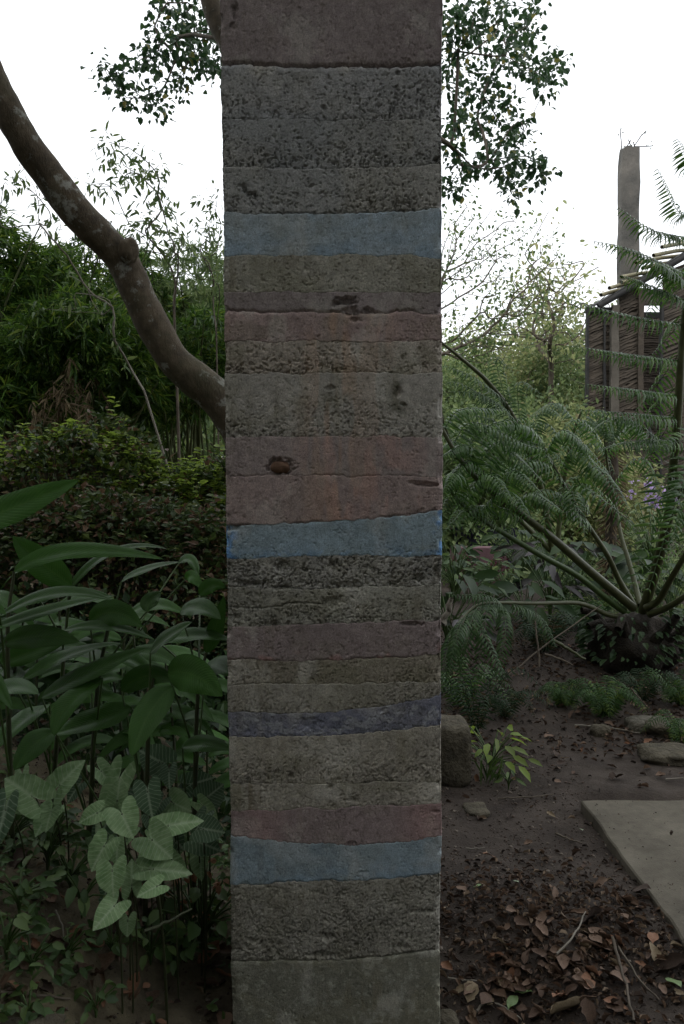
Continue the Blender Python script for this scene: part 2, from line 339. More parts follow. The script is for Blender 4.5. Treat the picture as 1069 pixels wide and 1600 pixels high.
# bottoms (left, middle, right), colour with shade of top and lower layers kept in it, coarse at top, coarse at bottom, low-frequency stains, groove under it, label
L = [
 ((100, 105, 100), (68, 59, 59), .15, .35, .3, 1.0, 'dull mauve layer at the top with a deep crack beneath it'),
 ((187, 187, 185), (73, 73, 74), .5, 1.0, .3, .1, 'grey pebbly layer under the deep crack'),
 ((262, 262, 258), (71, 71, 70), .45, 1.25, .3, .15, 'second grey layer with open voids at its right end'),
 ((330, 334, 325), (73, 72, 69), .5, 1.15, .3, .3, 'grey gritty layer above the upper blue band'),
 ((400, 398, 402), (66, 78, 87), .15, .25, .5, .05, 'smooth pale blue layer, the upper of the blue bands'),
 ((457, 456, 457), (75, 73, 65), .45, .6, 1.0, .05, 'olive stained grey layer under the upper blue band'),
 ((486, 489, 487), (67, 59, 59), .3, .4, .3, .6, 'thin mauve brown layer with a broken hollow'),
 ((533, 533, 533), (80, 65, 63), .3, .5, .7, .1, 'pink brown layer under the thin crack'),
 ((583, 583, 583), (82, 75, 67), .7, 1.5, 1.0, .1, 'rough beige layer with rusty stains'),
 ((683, 682, 682), (77, 74, 69), .25, 1.05, .8, .1, 'tall grey beige layer, pebbly towards its foot'),
 ((742, 743, 744), (74, 64, 63), .25, .35, .3, .2, 'dusty pink layer holding a brown stone'),
 ((822, 815, 798), (76, 63, 61), .3, .5, .3, .4, 'dusty pink layer with a slanting lower edge'),
 ((873, 870, 868), (61, 76, 85), .3, .45, .4, .1, 'pale blue layer with bright blue corners'),
 ((919, 920, 914), (73, 72, 68), 1.2, 1.9, .5, .1, 'very open pebbly grey layer under the middle blue band'),
 ((978, 975, 968), (70, 69, 62), .5, 1.6, .7, .1, 'grey pebbly layer with a thin curved crack'),
 ((1030, 1032, 1022), (67, 57, 57), .4, .55, .4, .25, 'brownish red layer over the olive layer'),
 ((1069, 1069, 1066), (66, 61, 51), .6, 1.0, 1.1, .1, 'rough olive brown layer'),
 ((1112, 1112, 1084), (70, 67, 60), .4, 1.0, .6, .1, 'grey beige layer above the indigo band'),
 ((1152, 1149, 1134), (51, 53, 66), .35, .6, .5, .15, 'dark indigo layer that rises at one end'),
 ((1226, 1225, 1222), (72, 68, 60), .3, 1.25, .7, .1, 'beige layer, smooth above and pebbly below'),
 ((1268, 1262, 1256), (72, 68, 60), .4, .8, 1.0, .05, 'beige layer with olive drips'),
 ((1305, 1320, 1306), (67, 56, 56), .25, .35, .4, .15, 'brownish red layer sagging over the lower blue band'),
 ((1383, 1377, 1366), (57, 70, 78), .12, .25, .4, .25, 'smooth blue layer, the lowest of the blue bands'),
 ((1504, 1500, 1487), (67, 65, 58), .8, 1.7, .4, .5, 'tall coarse beige layer above the footing'),
 ((1650, 1650, 1650), (56, 56, 47), .25, .35, .9, 0, 'dark olive grey footing layer'),
]
# perimeter: front fine, other sides coarser
wx = XR - XL
s1 = np.linspace(0, wx, 291)[:-1]; s2 = wx + np.concatenate([np.linspace(0, .03, 8), np.linspace(.03, TH, 22)[1:-1]]); s3 = wx + TH + np.linspace(0, wx, 13)[:-1]; s4 = 2 * wx + TH + np.concatenate([np.linspace(0, TH - .03, 21), np.linspace(TH - .03, TH, 8)[1:-1]])
S = np.concatenate([s1, s2, s3, s4]); per = 2 * wx + 2 * TH; nS = len(S)
def perim(S):
    x = np.where(S < wx, XL + S, np.where(S < wx + TH, XR, np.where(S < 2 * wx + TH, XR - (S - wx - TH), XL)))
    y = np.where(S < wx, YF, np.where(S < wx + TH, YF + (S - wx), np.where(S < 2 * wx + TH, YF + TH, YF + TH - (S - 2 * wx - TH))))
    nxm = np.where(S < wx, 0, np.where(S < wx + TH, 1, np.where(S < 2 * wx + TH, 0, -1.0)))
    nym = np.where(S < wx, -1, np.where(S < wx + TH, 0, np.where(S < 2 * wx + TH, 1, 0.0)))
    # blend the normal round the corners
    k = .010
    for c, (ax, ay) in ((0, (-1, -1)), (wx, (1, -1)), (wx + TH, (1, 1)), (2 * wx + TH, (-1, 1))):
        dd = np.minimum(np.abs(S - c), per - np.abs(S - c)); t = np.clip(1 - dd / k, 0, 1) * .5
        nxm = nxm * (1 - t) + ax * t; nym = nym * (1 - t) + ay * t
    return x, y, nxm, nym
X0, Y0, NX, NY = perim(S)
def boundary(b, idx):
    u = np.where(S < wx, S / wx, np.where(S < wx + TH, 1, np.where(S < 2 * wx + TH, 1 - (S - wx - TH) / wx, 0)))
    l, m_, r = b
    py = l * (1 - u) * (1 - 2 * u) + m_ * 4 * u * (1 - u) + r * u * (2 * u - 1)
    z = np.array([pz(p) for p in py])
    cut = ss(0, .03, np.minimum(np.abs(S), per - S))
    return z + ((fbm(S * 14 * cut, S * 0 + idx * 7.3, 21, 3) - .5) * .014 + (fbm(S * 110 * cut, S * 0 + idx * 3.1, 5, 3) - .5) * .007)
pillar = thing('layered_column', 'square concrete column of grey, pink and blue rammed layers in the middle', 'column', (XL + wx / 2, YF + TH / 2, float(gz(.0, YF)) - .12))
# concrete column material
m, n, b = mat_new('layered_concrete')
va = N(n, 'VertexColor', layer_name='col').outputs[0]
f1 = ramp(n, [(.30, (.52, .52, .52)), (.5, (1, 1, 1)), (.72, (1.5, 1.48, 1.44))], noise(n, 260, 5, .85))
f2 = ramp(n, [(.3, (.8, .8, .8)), (.6, (1.08, 1.08, 1.08))], noise(n, 40, 4, .6))
a1 = N(n, 'Mix', data_type='RGBA', blend_type='MULTIPLY'); a1.inputs[0].default_value = 1; n.links.new(va, a1.inputs[6]); n.links.new(f1, a1.inputs[7])
a2 = N(n, 'Mix', data_type='RGBA', blend_type='MULTIPLY'); a2.inputs[0].default_value = 1; n.links.new(a1.outputs[2], a2.inputs[6]); n.links.new(f2, a2.inputs[7])
n.links.new(a2.outputs[2], b.inputs['Base Color']); b.inputs['Roughness'].default_value = .95; b.inputs['Specular IOR Level'].default_value = .15
bump(n, b, noise(n, 420, 5, .8), .7, .003); M['layered'] = m
# hand-placed marks: (px, py, radius px x, y, depth m)
HOLES = [(541, 470, 17, 7, .016), (548, 486, 12, 8, .012), (575, 484, 9, 5, .010), (524, 474, 6, 6, .01), (555, 500, 9, 5, .008), (437, 729, 24, 14, .013), (672, 757, 22, 4, .014), (648, 754, 14, 3, .006),
         (388, 293, 5, 7, .014), (404, 304, 4, 6, .012), (395, 303, 5, 4, .010), (684, 247, 10, 6, .012), (508, 168, 4, 5, .01), (620, 113, 4, 4, .008), (440, 884, 12, 9, .014), (475, 890, 5, 4, .012), (520, 885, 10, 10, .012), (545, 915, 22, 7, .013),
         (655, 903, 10, 8, .013), (685, 890, 8, 14, .012), (395, 912, 35, 5, .010), (440, 918, 20, 5, .010), (520, 940, 18, 12, .010), (426, 974, 8, 5, .010), (645, 975, 18, 4, .010), (368, 965, 10, 5, .011),
         (622, 614, 7, 9, .009), (516, 606, 9, 5, .006), (630, 632, 6, 4, .008), (480, 1130, 20, 9, .006), (508, 1465, 14, 7, .012), (663, 1425, 25, 4, .008), (630, 1480, 12, 5, .012), (515, 1230, 6, 5, .010), (550, 1250, 12, 3, .009),
         (452, 1212, 5, 5, .01), (376, 18, 6, 14, .008), (372, 40, 5, 8, .006), (359, 825, 16, 5, .010), (550, 1318, 8, 4, .010), (570, 1363, 8, 3, .006), (683, 1268, 8, 3, .008), (386, 1470, 8, 6, .011), (500, 1493, 30, 4, .008)]
holes = [(XL + (px - PX0) / (PX1 - PX0) * wx, pz(py), rx * .00177, ry * .00177, d) for px, py, rx, ry, d in HOLES]
STAIN = (58, 52, 36); RUST = (96, 68, 48); OLIVE = (60, 58, 42); WHITE = (98, 96, 90)
ztop = 3.45
prevB = None
for i, (bot, c, ca, cb, st, groove, lab) in enumerate(L):
    zt = np.full(nS, ztop) if i == 0 else prevB
    zb = boundary(bot, i) if i < len(L) - 1 else np.full(nS, float(gz(0, YF)) - .12)
    prevB = zb; prevG = 0 if i == 0 else L[i - 1][5]
    rows = max(6, int(np.mean(zt - zb) / (.0022 if i else .003)))
    t = np.linspace(0, 1, rows + 1)[:, None]
    Z = zt * (1 - t) + zb * t; SS = np.broadcast_to(S, Z.shape); XX = np.broadcast_to(X0, Z.shape)
    front = SS < wx
    # the perimeter noise must close on itself: mirror the coordinate on the back half
    q = SS
    lo = fbm(q * 9, Z * 9 + 5, 31, 3); mid = fbm(q * 45, Z * 45, 37 + i, 3)
    C = ca + (cb - ca) * t ** 1.3; C = C * (.45 + 1.1 * lo) 
    fa, fb, rid = worley(q / .0085 + .7 * mid, Z / .0078 + .7 * lo, 3)
    fc, fd, rid2 = worley(q / .0048, Z / .0048, 8)
    cre = (1 - ss(.0, .35, fb - fa))                      # crevices between stones
    cre2 = 1 - ss(0, .4, fd - fc)
    gone = (rid > 1.03 - .07 * C - .35 * (mid - .55)) * ss(.0, .25, fb - fa)     # stones that have dropped out
    vn = fbm(q * 150, Z * 190, 51 + i, 3); void = (rid2 > .985 - .10 * C - .30 * (mid - .5) - .12 * (lo - .5)) * (1 - ss(.45, .7, fc)) + .7 * ss(.77 - .06 * C, .82 - .06 * C, vn + .2 * (mid - .5))
    D = C * (.0011 * cre + .0008 * cre2 + .0007 * rid + .0006 * rid2) + .0060 * np.clip(C, 0, 1.5) * gone + .0055 * np.clip(void, 0, 1) * np.clip(C, .25, 1.3)
    D = D + .004 * (fbm(q * 5, Z * 5, 61, 3) - .5) + .0018 * (mid - .5) + .0006 * (fbm(q * 300, Z * 300, 12, 2) - .5)
    db = Z - zb; dt = zt - Z; nz = fbm(q * 60, Z * 0 + i, 71, 3)
    gw = ss(.35, .6, fbm(q * 22, Z * 0 + i, 73, 3)) * (1 if groove < .8 else 0) + (1 if groove >= .8 else 0)
    D = D + .014 * groove * np.exp(-(db / (.0022 + .0045 * groove)) ** 2) * (.4 + 1.2 * nz) * gw + .010 * prevG * np.exp(-(dt / (.002 + .003 * prevG)) ** 2) * .3
    D = D - .0005 * (i % 2)            # lifts stand a hair proud of each other
    nb = np.random.default_rng(40 + i); 
    for hx, hz, rx, ry, hd in holes:
        if hz - 3 * ry > Z.max() or hz + 3 * ry < Z.min(): continue
        e = np.hypot((XX - hx) / rx, (Z - hz) / ry) + (fbm(q * 120, Z * 120, 77, 2) - .5) * .9
        D = D + front * hd * (1 - ss(.55, 1.15, e))
    for cx_, cz_, hl, sag in ((395, 947, 46, 3), (470, 944, 30, -2)):     # thin cracks in the layer below the middle blue
        hx = XL + (cx_ - PX0) / (PX1 - PX0) * wx; l = (XX - hx) / (hl * .00177)
        hz = pz(cz_) - sag * .00177 * (1 - l * l) + (fbm(q * 60, q * 0, 4, 2) - .5) * .004
        D = D + front * .007 * np.exp(-((Z - hz) / .002) ** 2) * (np.abs(l) < 1)
    # chipped vertical edges
    ec = np.minimum(np.abs(SS), per - SS)
    for c_ in (wx, wx + TH, 2 * wx + TH): ec = np.minimum(ec, np.abs(SS - c_))
    D = D + np.exp(-(ec / .03) ** 2) * (.012 * (fbm(Z * 5, Z * 0 + np.round(XX * 3), 93, 3) - .42))
    chip = np.exp(-(ec / .009) ** 2) * (.0025 + .020 * ss(.50, .72, fbm(Z * 28, Z * 0 + np.round(XX), 91, 4)) * np.clip(.4 + C, 0, 1.4) + .004 * gone)
    D = D + chip
    x = X0 - NX * D; y = Y0 - NY * D
    # colour: pigment with some shade kept in it, stains and weathering
    base = srgb(c) * K
    colr = np.ones(Z.shape + (3,)) * base
    colr *= (1 + .30 * (fbm(q * 7, Z * 10, 101 + i, 4) - .5))[..., None]
    colr *= (1 + .45 * (rid - .5) * np.clip(C, .15, 1))[..., None] * (1 + .4 * (rid2 - .5) * np.clip(C, .3, 1))[..., None]
    def stain(colr, cc, mask): return colr * (1 - mask[..., None]) + srgb(cc) * K * mask[..., None]
    drip = fbm(q * 45, Z * 3.5, 111 + i, 4)
    colr = stain(colr, STAIN, .42 * st * ss(.50, .72, drip) * ss(.35, .6, fbm(q * 6, Z * 12, 120 + i, 2)))
    colr = stain(colr, OLIVE, .45 * st * ss(.48, .7, fbm(q * 10, Z * 16, 130 + i, 4)))
    colr = stain(colr, WHITE, .35 * ss(.60, .75, fbm(q * 14, Z * 9, 140 + i, 4)) * (.4 + st * .6))
    px = PX0 + (XX - XL) / wx * (PX1 - PX0)
    def spot(x_, w_): return np.exp(-((px - x_) / w_) ** 2)
    if i in (7, 8, 9, 10, 11):
        colr = stain(colr, RUST, np.clip(front * .42 * ss(.45, .62, fbm(q * 30, Z * 5, 150, 3)) * (spot(525, 45) + .5 * spot(600, 20) + (.8 if i == 7 else 0) * spot(372, 16)), 0, .8))
        if i in (10, 11): colr = stain(colr, (98, 66, 58), np.clip(.35 * ss(.45, .65, fbm(q * 28, Z * 12, 160, 3)) * (spot(530, 60) + spot(620, 40)), 0, .6))
    if i == 9: colr = stain(colr, (44, 44, 33), np.clip(front * .8 * ss(.45, .62, fbm(q * 22, Z * 22, 165, 3)) * (spot(622, 14) + .5 * spot(515, 12)) * ss(1.0, .5, t), 0, .8))
    if i in (4, 12, 22):
        colr = stain(colr, (52, 72, 90), .45 * ss(.3, 1, t) * ss(.4, .65, fbm(q * 18, Z * 25, 170 + i, 3)))
        colr = stain(colr, (76, 82, 84), .5 * ss(.5, .7, fbm(q * 6, Z * 9, 175 + i, 3)) * ss(.9, .2, t))
    if i == 12: colr = stain(colr, (38, 74, 116), np.clip(.95 * ss(.38, .55, fbm(q * 40, Z * 40, 180, 3)) * (spot(354, 14) + spot(690, 10)) + .3 * ss(.5, .6, fbm(q * 50, Z * 60, 181, 2)) * ss(.7, 1, t), 0, .95))
    if i == 18:
        colr = stain(colr, (34, 36, 46), .75 * ss(.42, .66, fbm(q * 30, Z * 40, 190, 3)) * ss(.1, .7, t) * spot(500, 90))
        colr = stain(colr, (74, 76, 80), .5 * ss(.58, .7, fbm(q * 40, Z * 60, 191, 3)))
    if i == 21: colr = stain(colr, (84, 56, 54), .5 * spot(670, 40) + .35 * spot(400, 40)); 
    if i == 15: colr = stain(colr, (88, 54, 50), .5 * ss(.55, .7, fbm(q * 20, Z * 30, 195, 3)) * ss(.6, 1, t))
    if i == 20: colr = stain(colr, (88, 84, 76), .6 * spot(665, 25)); colr = stain(colr, (52, 44, 28), .6 * (spot(405, 12) + spot(385, 5) + spot(622, 8)) * ss(.45, .6, drip))
    if i in (1, 2, 3): colr = stain(colr, (62, 66, 72), .35 * ss(.45, .6, fbm(q * 5, Z * 6, 199, 2)))
    if i == 24: colr = stain(colr, (86, 86, 76), .35 * ss(.62, .72, fbm(q * 90, Z * 90, 201, 3)))
    if i == 1: colr = stain(colr, (86, 82, 74), .7 * spot(412, 16) * ss(.4, 0, t) + .5 * spot(540, 12) * ss(.25, 0, t))
    # lips turned into the column close the joint
    inn = .03
    vx = np.vstack([X0 - NX * inn, x, X0 - NX * inn]); vy = np.vstack([Y0 - NY * inn, y, Y0 - NY * inn]); vz = np.vstack([Z[0] - .0005, Z, Z[-1] + .0005])
    cc = np.concatenate([colr[:1], colr, colr[-1:]]); nr = rows + 3
    a = (np.arange(nr - 1)[:, None] * nS + np.arange(nS)).ravel(); bb = (np.arange(nr - 1)[:, None] * nS + (np.arange(nS) + 1) % nS).ravel()
    # faces counter-clockwise seen from outside (front runs left to right)
    Fq = np.c_[a + nS, bb + nS, bb, a]
    V = np.c_[vx.ravel(), vy.ravel(), vz.ravel()]; cc = cc.reshape(-1, 3)
    # lean: 11 px to the left at the top edge
    V[:, 0] += -.0085 * (V[:, 2] - 1.4) * ss(.1, -.3, V[:, 0]) 
    Fs = [Fq]
    if i == 0:
        k = len(V); V = np.vstack([V, [[XL + wx / 2, YF + TH / 2, ztop]]]); cc = np.vstack([cc, cc[:1]])
        Fs.append(np.c_[np.arange(nS), (np.arange(nS) + 1) % nS, np.full(nS, k)])
    o = mk('concrete_layer', V, Fs, M['layered'], pillar, col=cc); o['label'] = lab
# the brown stone set into the pink layer
def blob(c, r, seed, amp=.25, n=14, flat=0, boxy=0):
    th = np.linspace(0, PI, n)[:, None]; ph = np.linspace(0, 2 * PI, 2 * n, endpoint=False)[None]
    d = np.stack([np.sin(th) * np.cos(ph), np.sin(th) * np.sin(ph), np.cos(th) + 0 * ph], -1)
    if boxy: e = 1 / (np.abs(d) ** boxy).sum(-1, keepdims=True) ** (1 / boxy)
    else: e = 1
    rr = 1 + amp * (fbm(d[..., 0] * 2 + seed, d[..., 1] * 2 + d[..., 2] * 1.7 + 9, seed, 4) - .5) * 2
    pole = ss(0, .25, np.sin(th)); rr = 1 + (rr - 1) * pole
    V = d * e * rr[..., None] * np.asarray(r) + np.asarray(c); k = 2 * n
    a = (np.arange(n - 1)[:, None] * k + np.arange(k)).ravel(); b2 = (np.arange(n - 1)[:, None] * k + (np.arange(k) + 1) % k).ravel()
    return V.reshape(-1, 3), np.c_[a, a + k, b2 + k, b2]
M['brown_stone'] = rough_mat('brown_stone', [(.3, (.10, .055, .035)), (.7, (.24, .14, .09))], 60, .9, .5, .003, 200)
hx = XL + (438 - PX0) / (PX1 - PX0) * wx
V, Fq = blob((hx, YF + .010, pz(730)), (.027, .018, .017), 5, .3); mk('embedded_stone', V, Fq, M['brown_stone'], pillar)

# ------------------------------------------------------------------ concrete slab and stones
def box_mesh(x0, x1, y0, y1, z0, z1, bev=.01, seed=1, sub=.08, amp=.004):
    me = []
    V = []; Fq = []
    nx_ = max(2, int((x1 - x0) / sub)); ny_ = max(2, int((y1 - y0) / sub))
    u = np.linspace(0, 1, nx_ + 1); v = np.linspace(0, 1, ny_ + 1)
    Xg, Yg = np.meshgrid(x0 + (x1 - x0) * u, y0 + (y1 - y0) * v)
    Xg = Xg + (fbm(Xg * 9, Yg * 9, seed) - .5) * amp * 4 * ((Xg == x0) | (Xg == x1)); Yg = Yg + (fbm(Xg * 9, Yg * 9, seed + 3) - .5) * amp * 4 * ((Yg == y0) | (Yg == y1))
    top = np.c_[Xg.ravel(), Yg.ravel(), (z1 + (fbm(Xg * 3, Yg * 3, seed) - .5) * amp).ravel()]
    k = nx_ + 1; i0 = (np.arange(ny_)[:, None] * k + np.arange(nx_)).ravel(); Fq.append(np.c_[i0, i0 + 1, i0 + k + 1, i0 + k])
    ring = np.concatenate([np.arange(k), np.arange(1, ny_ + 1) * k + nx_, (ny_ * k + np.arange(nx_ - 1, -1, -1)), np.arange(ny_ - 1, 0, -1) * k])
    r0 = top[ring]; ctr = top.mean(0); out_ = r0 - ctr; out_[:, 2] = 0
    sx_ = np.where(np.isin(ring % k, (0, nx_)), np.sign(out_[:, 0]), 0); sy_ = np.where((ring < k) | (ring >= ny_ * k), np.sign(out_[:, 1]), 0)
    r1 = r0 + np.c_[sx_ * bev, sy_ * bev, -bev + 0 * sx_]; r2 = r1.copy(); r2[:, 2] = z0
    V = np.vstack([top, r1, r2]); nt_ = len(top); nr_ = len(ring); a = np.arange(nr_); b2 = (a + 1) % nr_
    Fq.append(np.c_[ring[a], nt_ + a, nt_ + b2, ring[b2]]); Fq.append(np.c_[nt_ + a, nt_ + nr_ + a, nt_ + nr_ + b2, nt_ + b2])
    return V, np.concatenate(Fq)
cz = .045
P0 = on_plane(911, 1251, np.array([0, 0, cz]), np.array([0, 0, 1.0]))
V, Fq = box_mesh(P0[0], P0[0] + 2.6, .2, P0[1], -.08, cz, .006, 4, .06, .006)
V[:, 0] += (P0[1] - V[:, 1]) * -.012
o = mk('concrete_slab', V, Fq, M['slab'], loc=(P0[0] + 1.3, 2, -.08), smooth=False)
tag(o, 'flat grey concrete slab laid on the bare earth', 'slab')
def stone(px, py, d, r, seed, label, mat='stone', boxy=0, amp=.2, rz=0, name='rock', group=None, lift=.5):
    c = P(px, py, d); x, y = c[0], c[1]; z = float(gz(x, y))
    V, Fq = blob((0, 0, 0), r, seed, amp, 16, boxy=boxy)
    cs, sn = math.cos(rz), math.sin(rz); V = np.c_[V[:, 0] * cs - V[:, 1] * sn, V[:, 0] * sn + V[:, 1] * cs, V[:, 2]]
    V = V + (x, y, z + r[2] * lift); o = mk(name, V, Fq, M[mat], loc=(x, y, z)); return tag(o, label, 'rock', group)
stone(706, 1150, 4.15, (.085, .15, .16), 3, 'squared mossy stone block standing against the column foot', boxy=9, amp=.05, name='stone_block', lift=.9)
stone(1050, 1175, 4.45, (.17, .12, .04), 7, 'long pale flat rock beyond the concrete slab', 'stone', 5, .28, .1)
stone(1042, 1148, 4.9, (.13, .11, .05), 9, 'dull greenish rock behind the long flat rock', 'stone', 4, .35)
stone(1012, 1122, 5.0, (.13, .10, .045), 12, 'thin flat rock above the greenish rock, among small stones', 'pale_stone', 4, .15)
stone(938, 1114, 4.9, (.06, .05, .04), 15, 'small rounded brown rock on the path edge', 'stone', 3, .2)
stone(744, 1262, 3.75, (.055, .07, .012), 18, 'small square chip of pale stone flush with the path', 'stone', 5, .2, .1, lift=.4)
stone(701, 1560, 2.32, (.035, .04, .035), 21, 'brown rock touching the column at ground level', 'stone', 3, .2, lift=.4)
stone(265, 1590, 1.92, (.15, .10, .07), 24, 'broad brown rock at the foot of the leafy bank', 'stone', 4, .45, .15, lift=.0)
stone(35, 1520, 1.75, (.09, .07, .05), 27, 'earth coloured rock low on the bank under the weeds', 'stone', 3, .45, .2, lift=-.1)
stone(350, 1555, 2.05, (.05, .05, .04), 29, 'dark lump of rock between bank and column', 'stone', 3, .25, lift=.3)
# ------------------------------------------------------------------ branching trees
def mst(root, pts, bias=.35):
    A = np.vstack([root, pts]); n = len(A); par = np.full(n, -1); plen = np.zeros(n); done = np.zeros(n, bool); done[0] = True
    best = np.linalg.norm(A - A[0], axis=1); src = np.zeros(n, int); order = [0]
    for _ in range(n - 1):
        c = np.where(done, 1e9, best); k = int(np.argmin(c)); done[k] = True; par[k] = src[k]; order.append(k)
        plen[k] = plen[par[k]] + np.linalg.norm(A[k] - A[par[k]])
        d = np.linalg.norm(A - A[k], axis=1) + bias * plen[k]; u = d < best; best = np.where(u, d, best); src = np.where(u, k, src)
    return A, par, order
def branches(A, par, order, r_tip=.004, p=.45, sides=5, sag=0, rmax=1, n=3):
    cnt = np.ones(len(A))
    for k in reversed(order[1:]): cnt[par[k]] += cnt[k]
    r = np.minimum(r_tip * cnt ** p, rmax); kids = [[] for _ in A]
    for k in order[1:]: kids[par[k]].append(k)
    buf = Buf(); stack = [(0, None)]
    while stack:
        s, start = stack.pop(); ch = [s] if start is None else [start, s]; cur = s
        while kids[cur]:
            ks = sorted(kids[cur], key=lambda k: -cnt[k])
            for k in ks[1:]: stack.append((k, cur))
            ch.append(ks[0]); cur = ks[0]
        if len(ch) < 2: continue
        pts = A[ch]; rr = r[ch].copy()
        if start is not None: rr[0] = min(rr[0], rr[1] * 1.15)
        L_ = smooth_line(pts, n); R = np.interp(np.linspace(0, 1, len(L_)), np.linspace(0, 1, len(rr)), rr)
        seg = np.linalg.norm(pts[-1] - pts[0]) / max(len(ch), 2)
        L_[1:-1] += rnd(len(L_) - 2) * seg * .03
        buf.add(*tube(L_, R, sides))
    return buf
def clusters(centres, n, rad, size, tmpl, droop=.5, par_pts=None, seed=0, flat=1.0, up=1.0):
    c = np.repeat(np.asarray(centres, float), n, axis=0); N_ = len(c); rad = np.repeat(np.broadcast_to(rad, (len(centres),)), n)
    o = rnd(N_) * rad[:, None] * (1, 1, flat) * .6
    d = nrm(nrm(o) + rnd(N_) * .7 + np.array([0, 0, -droop])); nn = nrm(rnd(N_) * .7 + np.array([0, -.25, up]))
    return scatter(*tmpl, c + o, d, nn, size * R_.uniform(.6, 1.25, N_), R_.uniform(.8, 1.2, N_))
def leaf_obj(name, V, F_, mat, parent, **k):
    o = mk(name, V, F_, mat, parent, smooth=False); return o

# the leaning tree: two trunks from one foot behind the column
foot = gp(.22, 4.9)
lean = thing('leaning_tree', 'tree with a thick bare trunk leaning out from behind the column', 'tree', foot)
tp = [(520, 985, 4.9), (470, 815, 4.85), (400, 712, 4.8), (335, 630, 4.75), (268, 570, 4.7), (222, 490, 4.65), (182, 410, 4.6), (122, 345, 4.5), (70, 280, 4.45), (24, 212, 4.35), (-16, 132, 4.3), (-55, 30, 4.2), (-80, -110, 4.1), (-75, -300, 4.0)]
tr = np.array([P(q[0] + (7 if -100 < q[1] < 700 else 0), q[1] - 4, q[2]) for q in tp]); tr[0] = foot - (0, 0, .05)
rr = np.array([48, 42, 38, 36, 32, 31.5, 29, 30, 30, 28, 26, 24, 20, 15]) / F * 4.6 * .84
Ls = smooth_line(tr, 8); rl = np.interp(np.linspace(0, 1, len(Ls)), np.linspace(0, 1, len(rr)), rr)
V, Fq = tube(Ls, rl, 28)
ax_ = np.repeat(Ls, 28, axis=0); dirs = nrm(V - ax_); bu = (fbm(V[:, 0] * 5 + V[:, 1] * 3, V[:, 2] * 5, 5) - .5) * .03 + (fbm(V[:, 0] * 30 + V[:, 1] * 20, V[:, 2] * 22, 6) - .5) * .008
V = V + dirs * bu[:, None]
mk('trunk', V, Fq, M['bark'], lean)
kn = P(200, 392, 4.50); V, Fq = blob(kn, (.055, .05, .075), 4, .25, 12); mk('knot', V, Fq, M['bark'], lean)
t2 = [(540, 960, 4.95), (505, 700, 5.0), (470, 450, 5.1), (420, 220, 5.2), (366, 85, 5.3), (335, 20, 5.35), (318, -60, 5.4), (310, -200, 5.5), (330, -380, 5.6)]
t2w = np.array([P(*q) for q in t2]); t2w[0] = foot + (.05, .05, -.05)
V, Fq = tube(smooth_line(t2w, 6), np.interp(np.linspace(0, 1, 8 * 6 + 1), np.linspace(0, 1, 9), np.array([.17, .13, .10, .085, .075, .07, .06, .055, .05])), 18)
mk('trunk', V, Fq, M['bark'], lean)
# foliage hanging into the top of the picture
TL = [(270, 12), (300, 40), (330, 62), (255, 62), (243, 88), (215, 100), (190, 118), (166, 116), (285, 108), (290, 138), (258, 142), (226, 152), (200, 150), (248, 168), (278, 32), (308, 84), (322, 22), (335, 90), (262, 5), (300, 5), (340, 50), (312, 60), (275, 80), (300, 68), (318, 98), (228, 92), (180, 128), (342, 110), (245, 45), (282, 52)]
TR = [(700 + a, b) for a, b in [(0, 10), (30, 15), (60, 10), (100, 12), (130, 18), (110, 40), (75, 35), (40, 40), (5, 50), (20, 80), (55, 70), (85, 60), (120, 62), (90, 90), (110, 85), (0, 100), (148, 118), (160, 105), (152, 138), (170, 100), (146, 108), (135, 112), (100, 110), (70, 118), (30, 115), (5, 140), (40, 140), (70, 135), (60, 155), (20, 165), (100, 165), (75, 180), (45, 180), (10, 190), (110, 190), (90, 205), (60, 205), (5, 225), (75, 225), (110, 215), (65, 250), (90, 262), (140, 262), (105, 285), (80, 275), (45, 262), (15, 255), (5, 290), (22, 295), (100, 300), (125, 240), (135, 275), (0, 70), (85, 20), (15, 30), (45, 60), (130, 40), (100, 75), (95, 240), (30, 185)]]
def cl3(lst, d, jit, jp=3): return np.array([P(a + R_.normal() * jp, b2 + R_.normal() * jp, d + R_.uniform(-jit, jit)) for a, b2 in lst])
tlp = cl3(TL, 6.6, .5); root1 = P(360, 60, 5.6)
A, par, order = mst(root1, tlp); branches(A, par, order, .0028, .5).build('branches', M['twig'], lean)
V, F_ = clusters(tlp, 44, .095, .056, BROAD, .55); leaf_obj('foliage', V, F_, M['canopy_leaf'], lean)
trp = cl3(TR, 7.6, .8, 4); root2 = P(600, 180, 6.4)
A, par, order = mst(root2, trp); bb_ = branches(A, par, order, .003, .5); bb_.add(*tube(smooth_line([t2w[5], P(470, 40, 5.8), root2], 4), .035, 8)); bb_.build('branches', M['twig'], lean)
V, F_ = clusters(trp, 46, .105, .062, BROAD, .55); leaf_obj('foliage', V, F_, M['canopy_leaf'], lean)
# its crown overhead, above the frame: it shades the path
cn = 420
cx = R_.uniform(-6, 5, cn); cy = R_.uniform(-5.5, 6.0, cn); czz = R_.uniform(0, 2.0, cn)
cz_min = np.where(cy > 0, CAM_H + np.maximum(cy, 0) * .70 + 1.3, 4.5); czz = np.maximum(5.0, cz_min) + czz
keep = np.hypot(cx + .5, cy - .3) < 6.2; oc = np.c_[cx, cy, czz][keep]
A, par, order = mst(t2w[-1], oc, .25); branches(A, par, order, .006, .45, 5).build('limbs', M['bark'], lean)
V, F_ = clusters(oc, 70, .50, .17, SIMPLE, .3); leaf_obj('crown', V, F_, M['canopy_leaf'], lean)

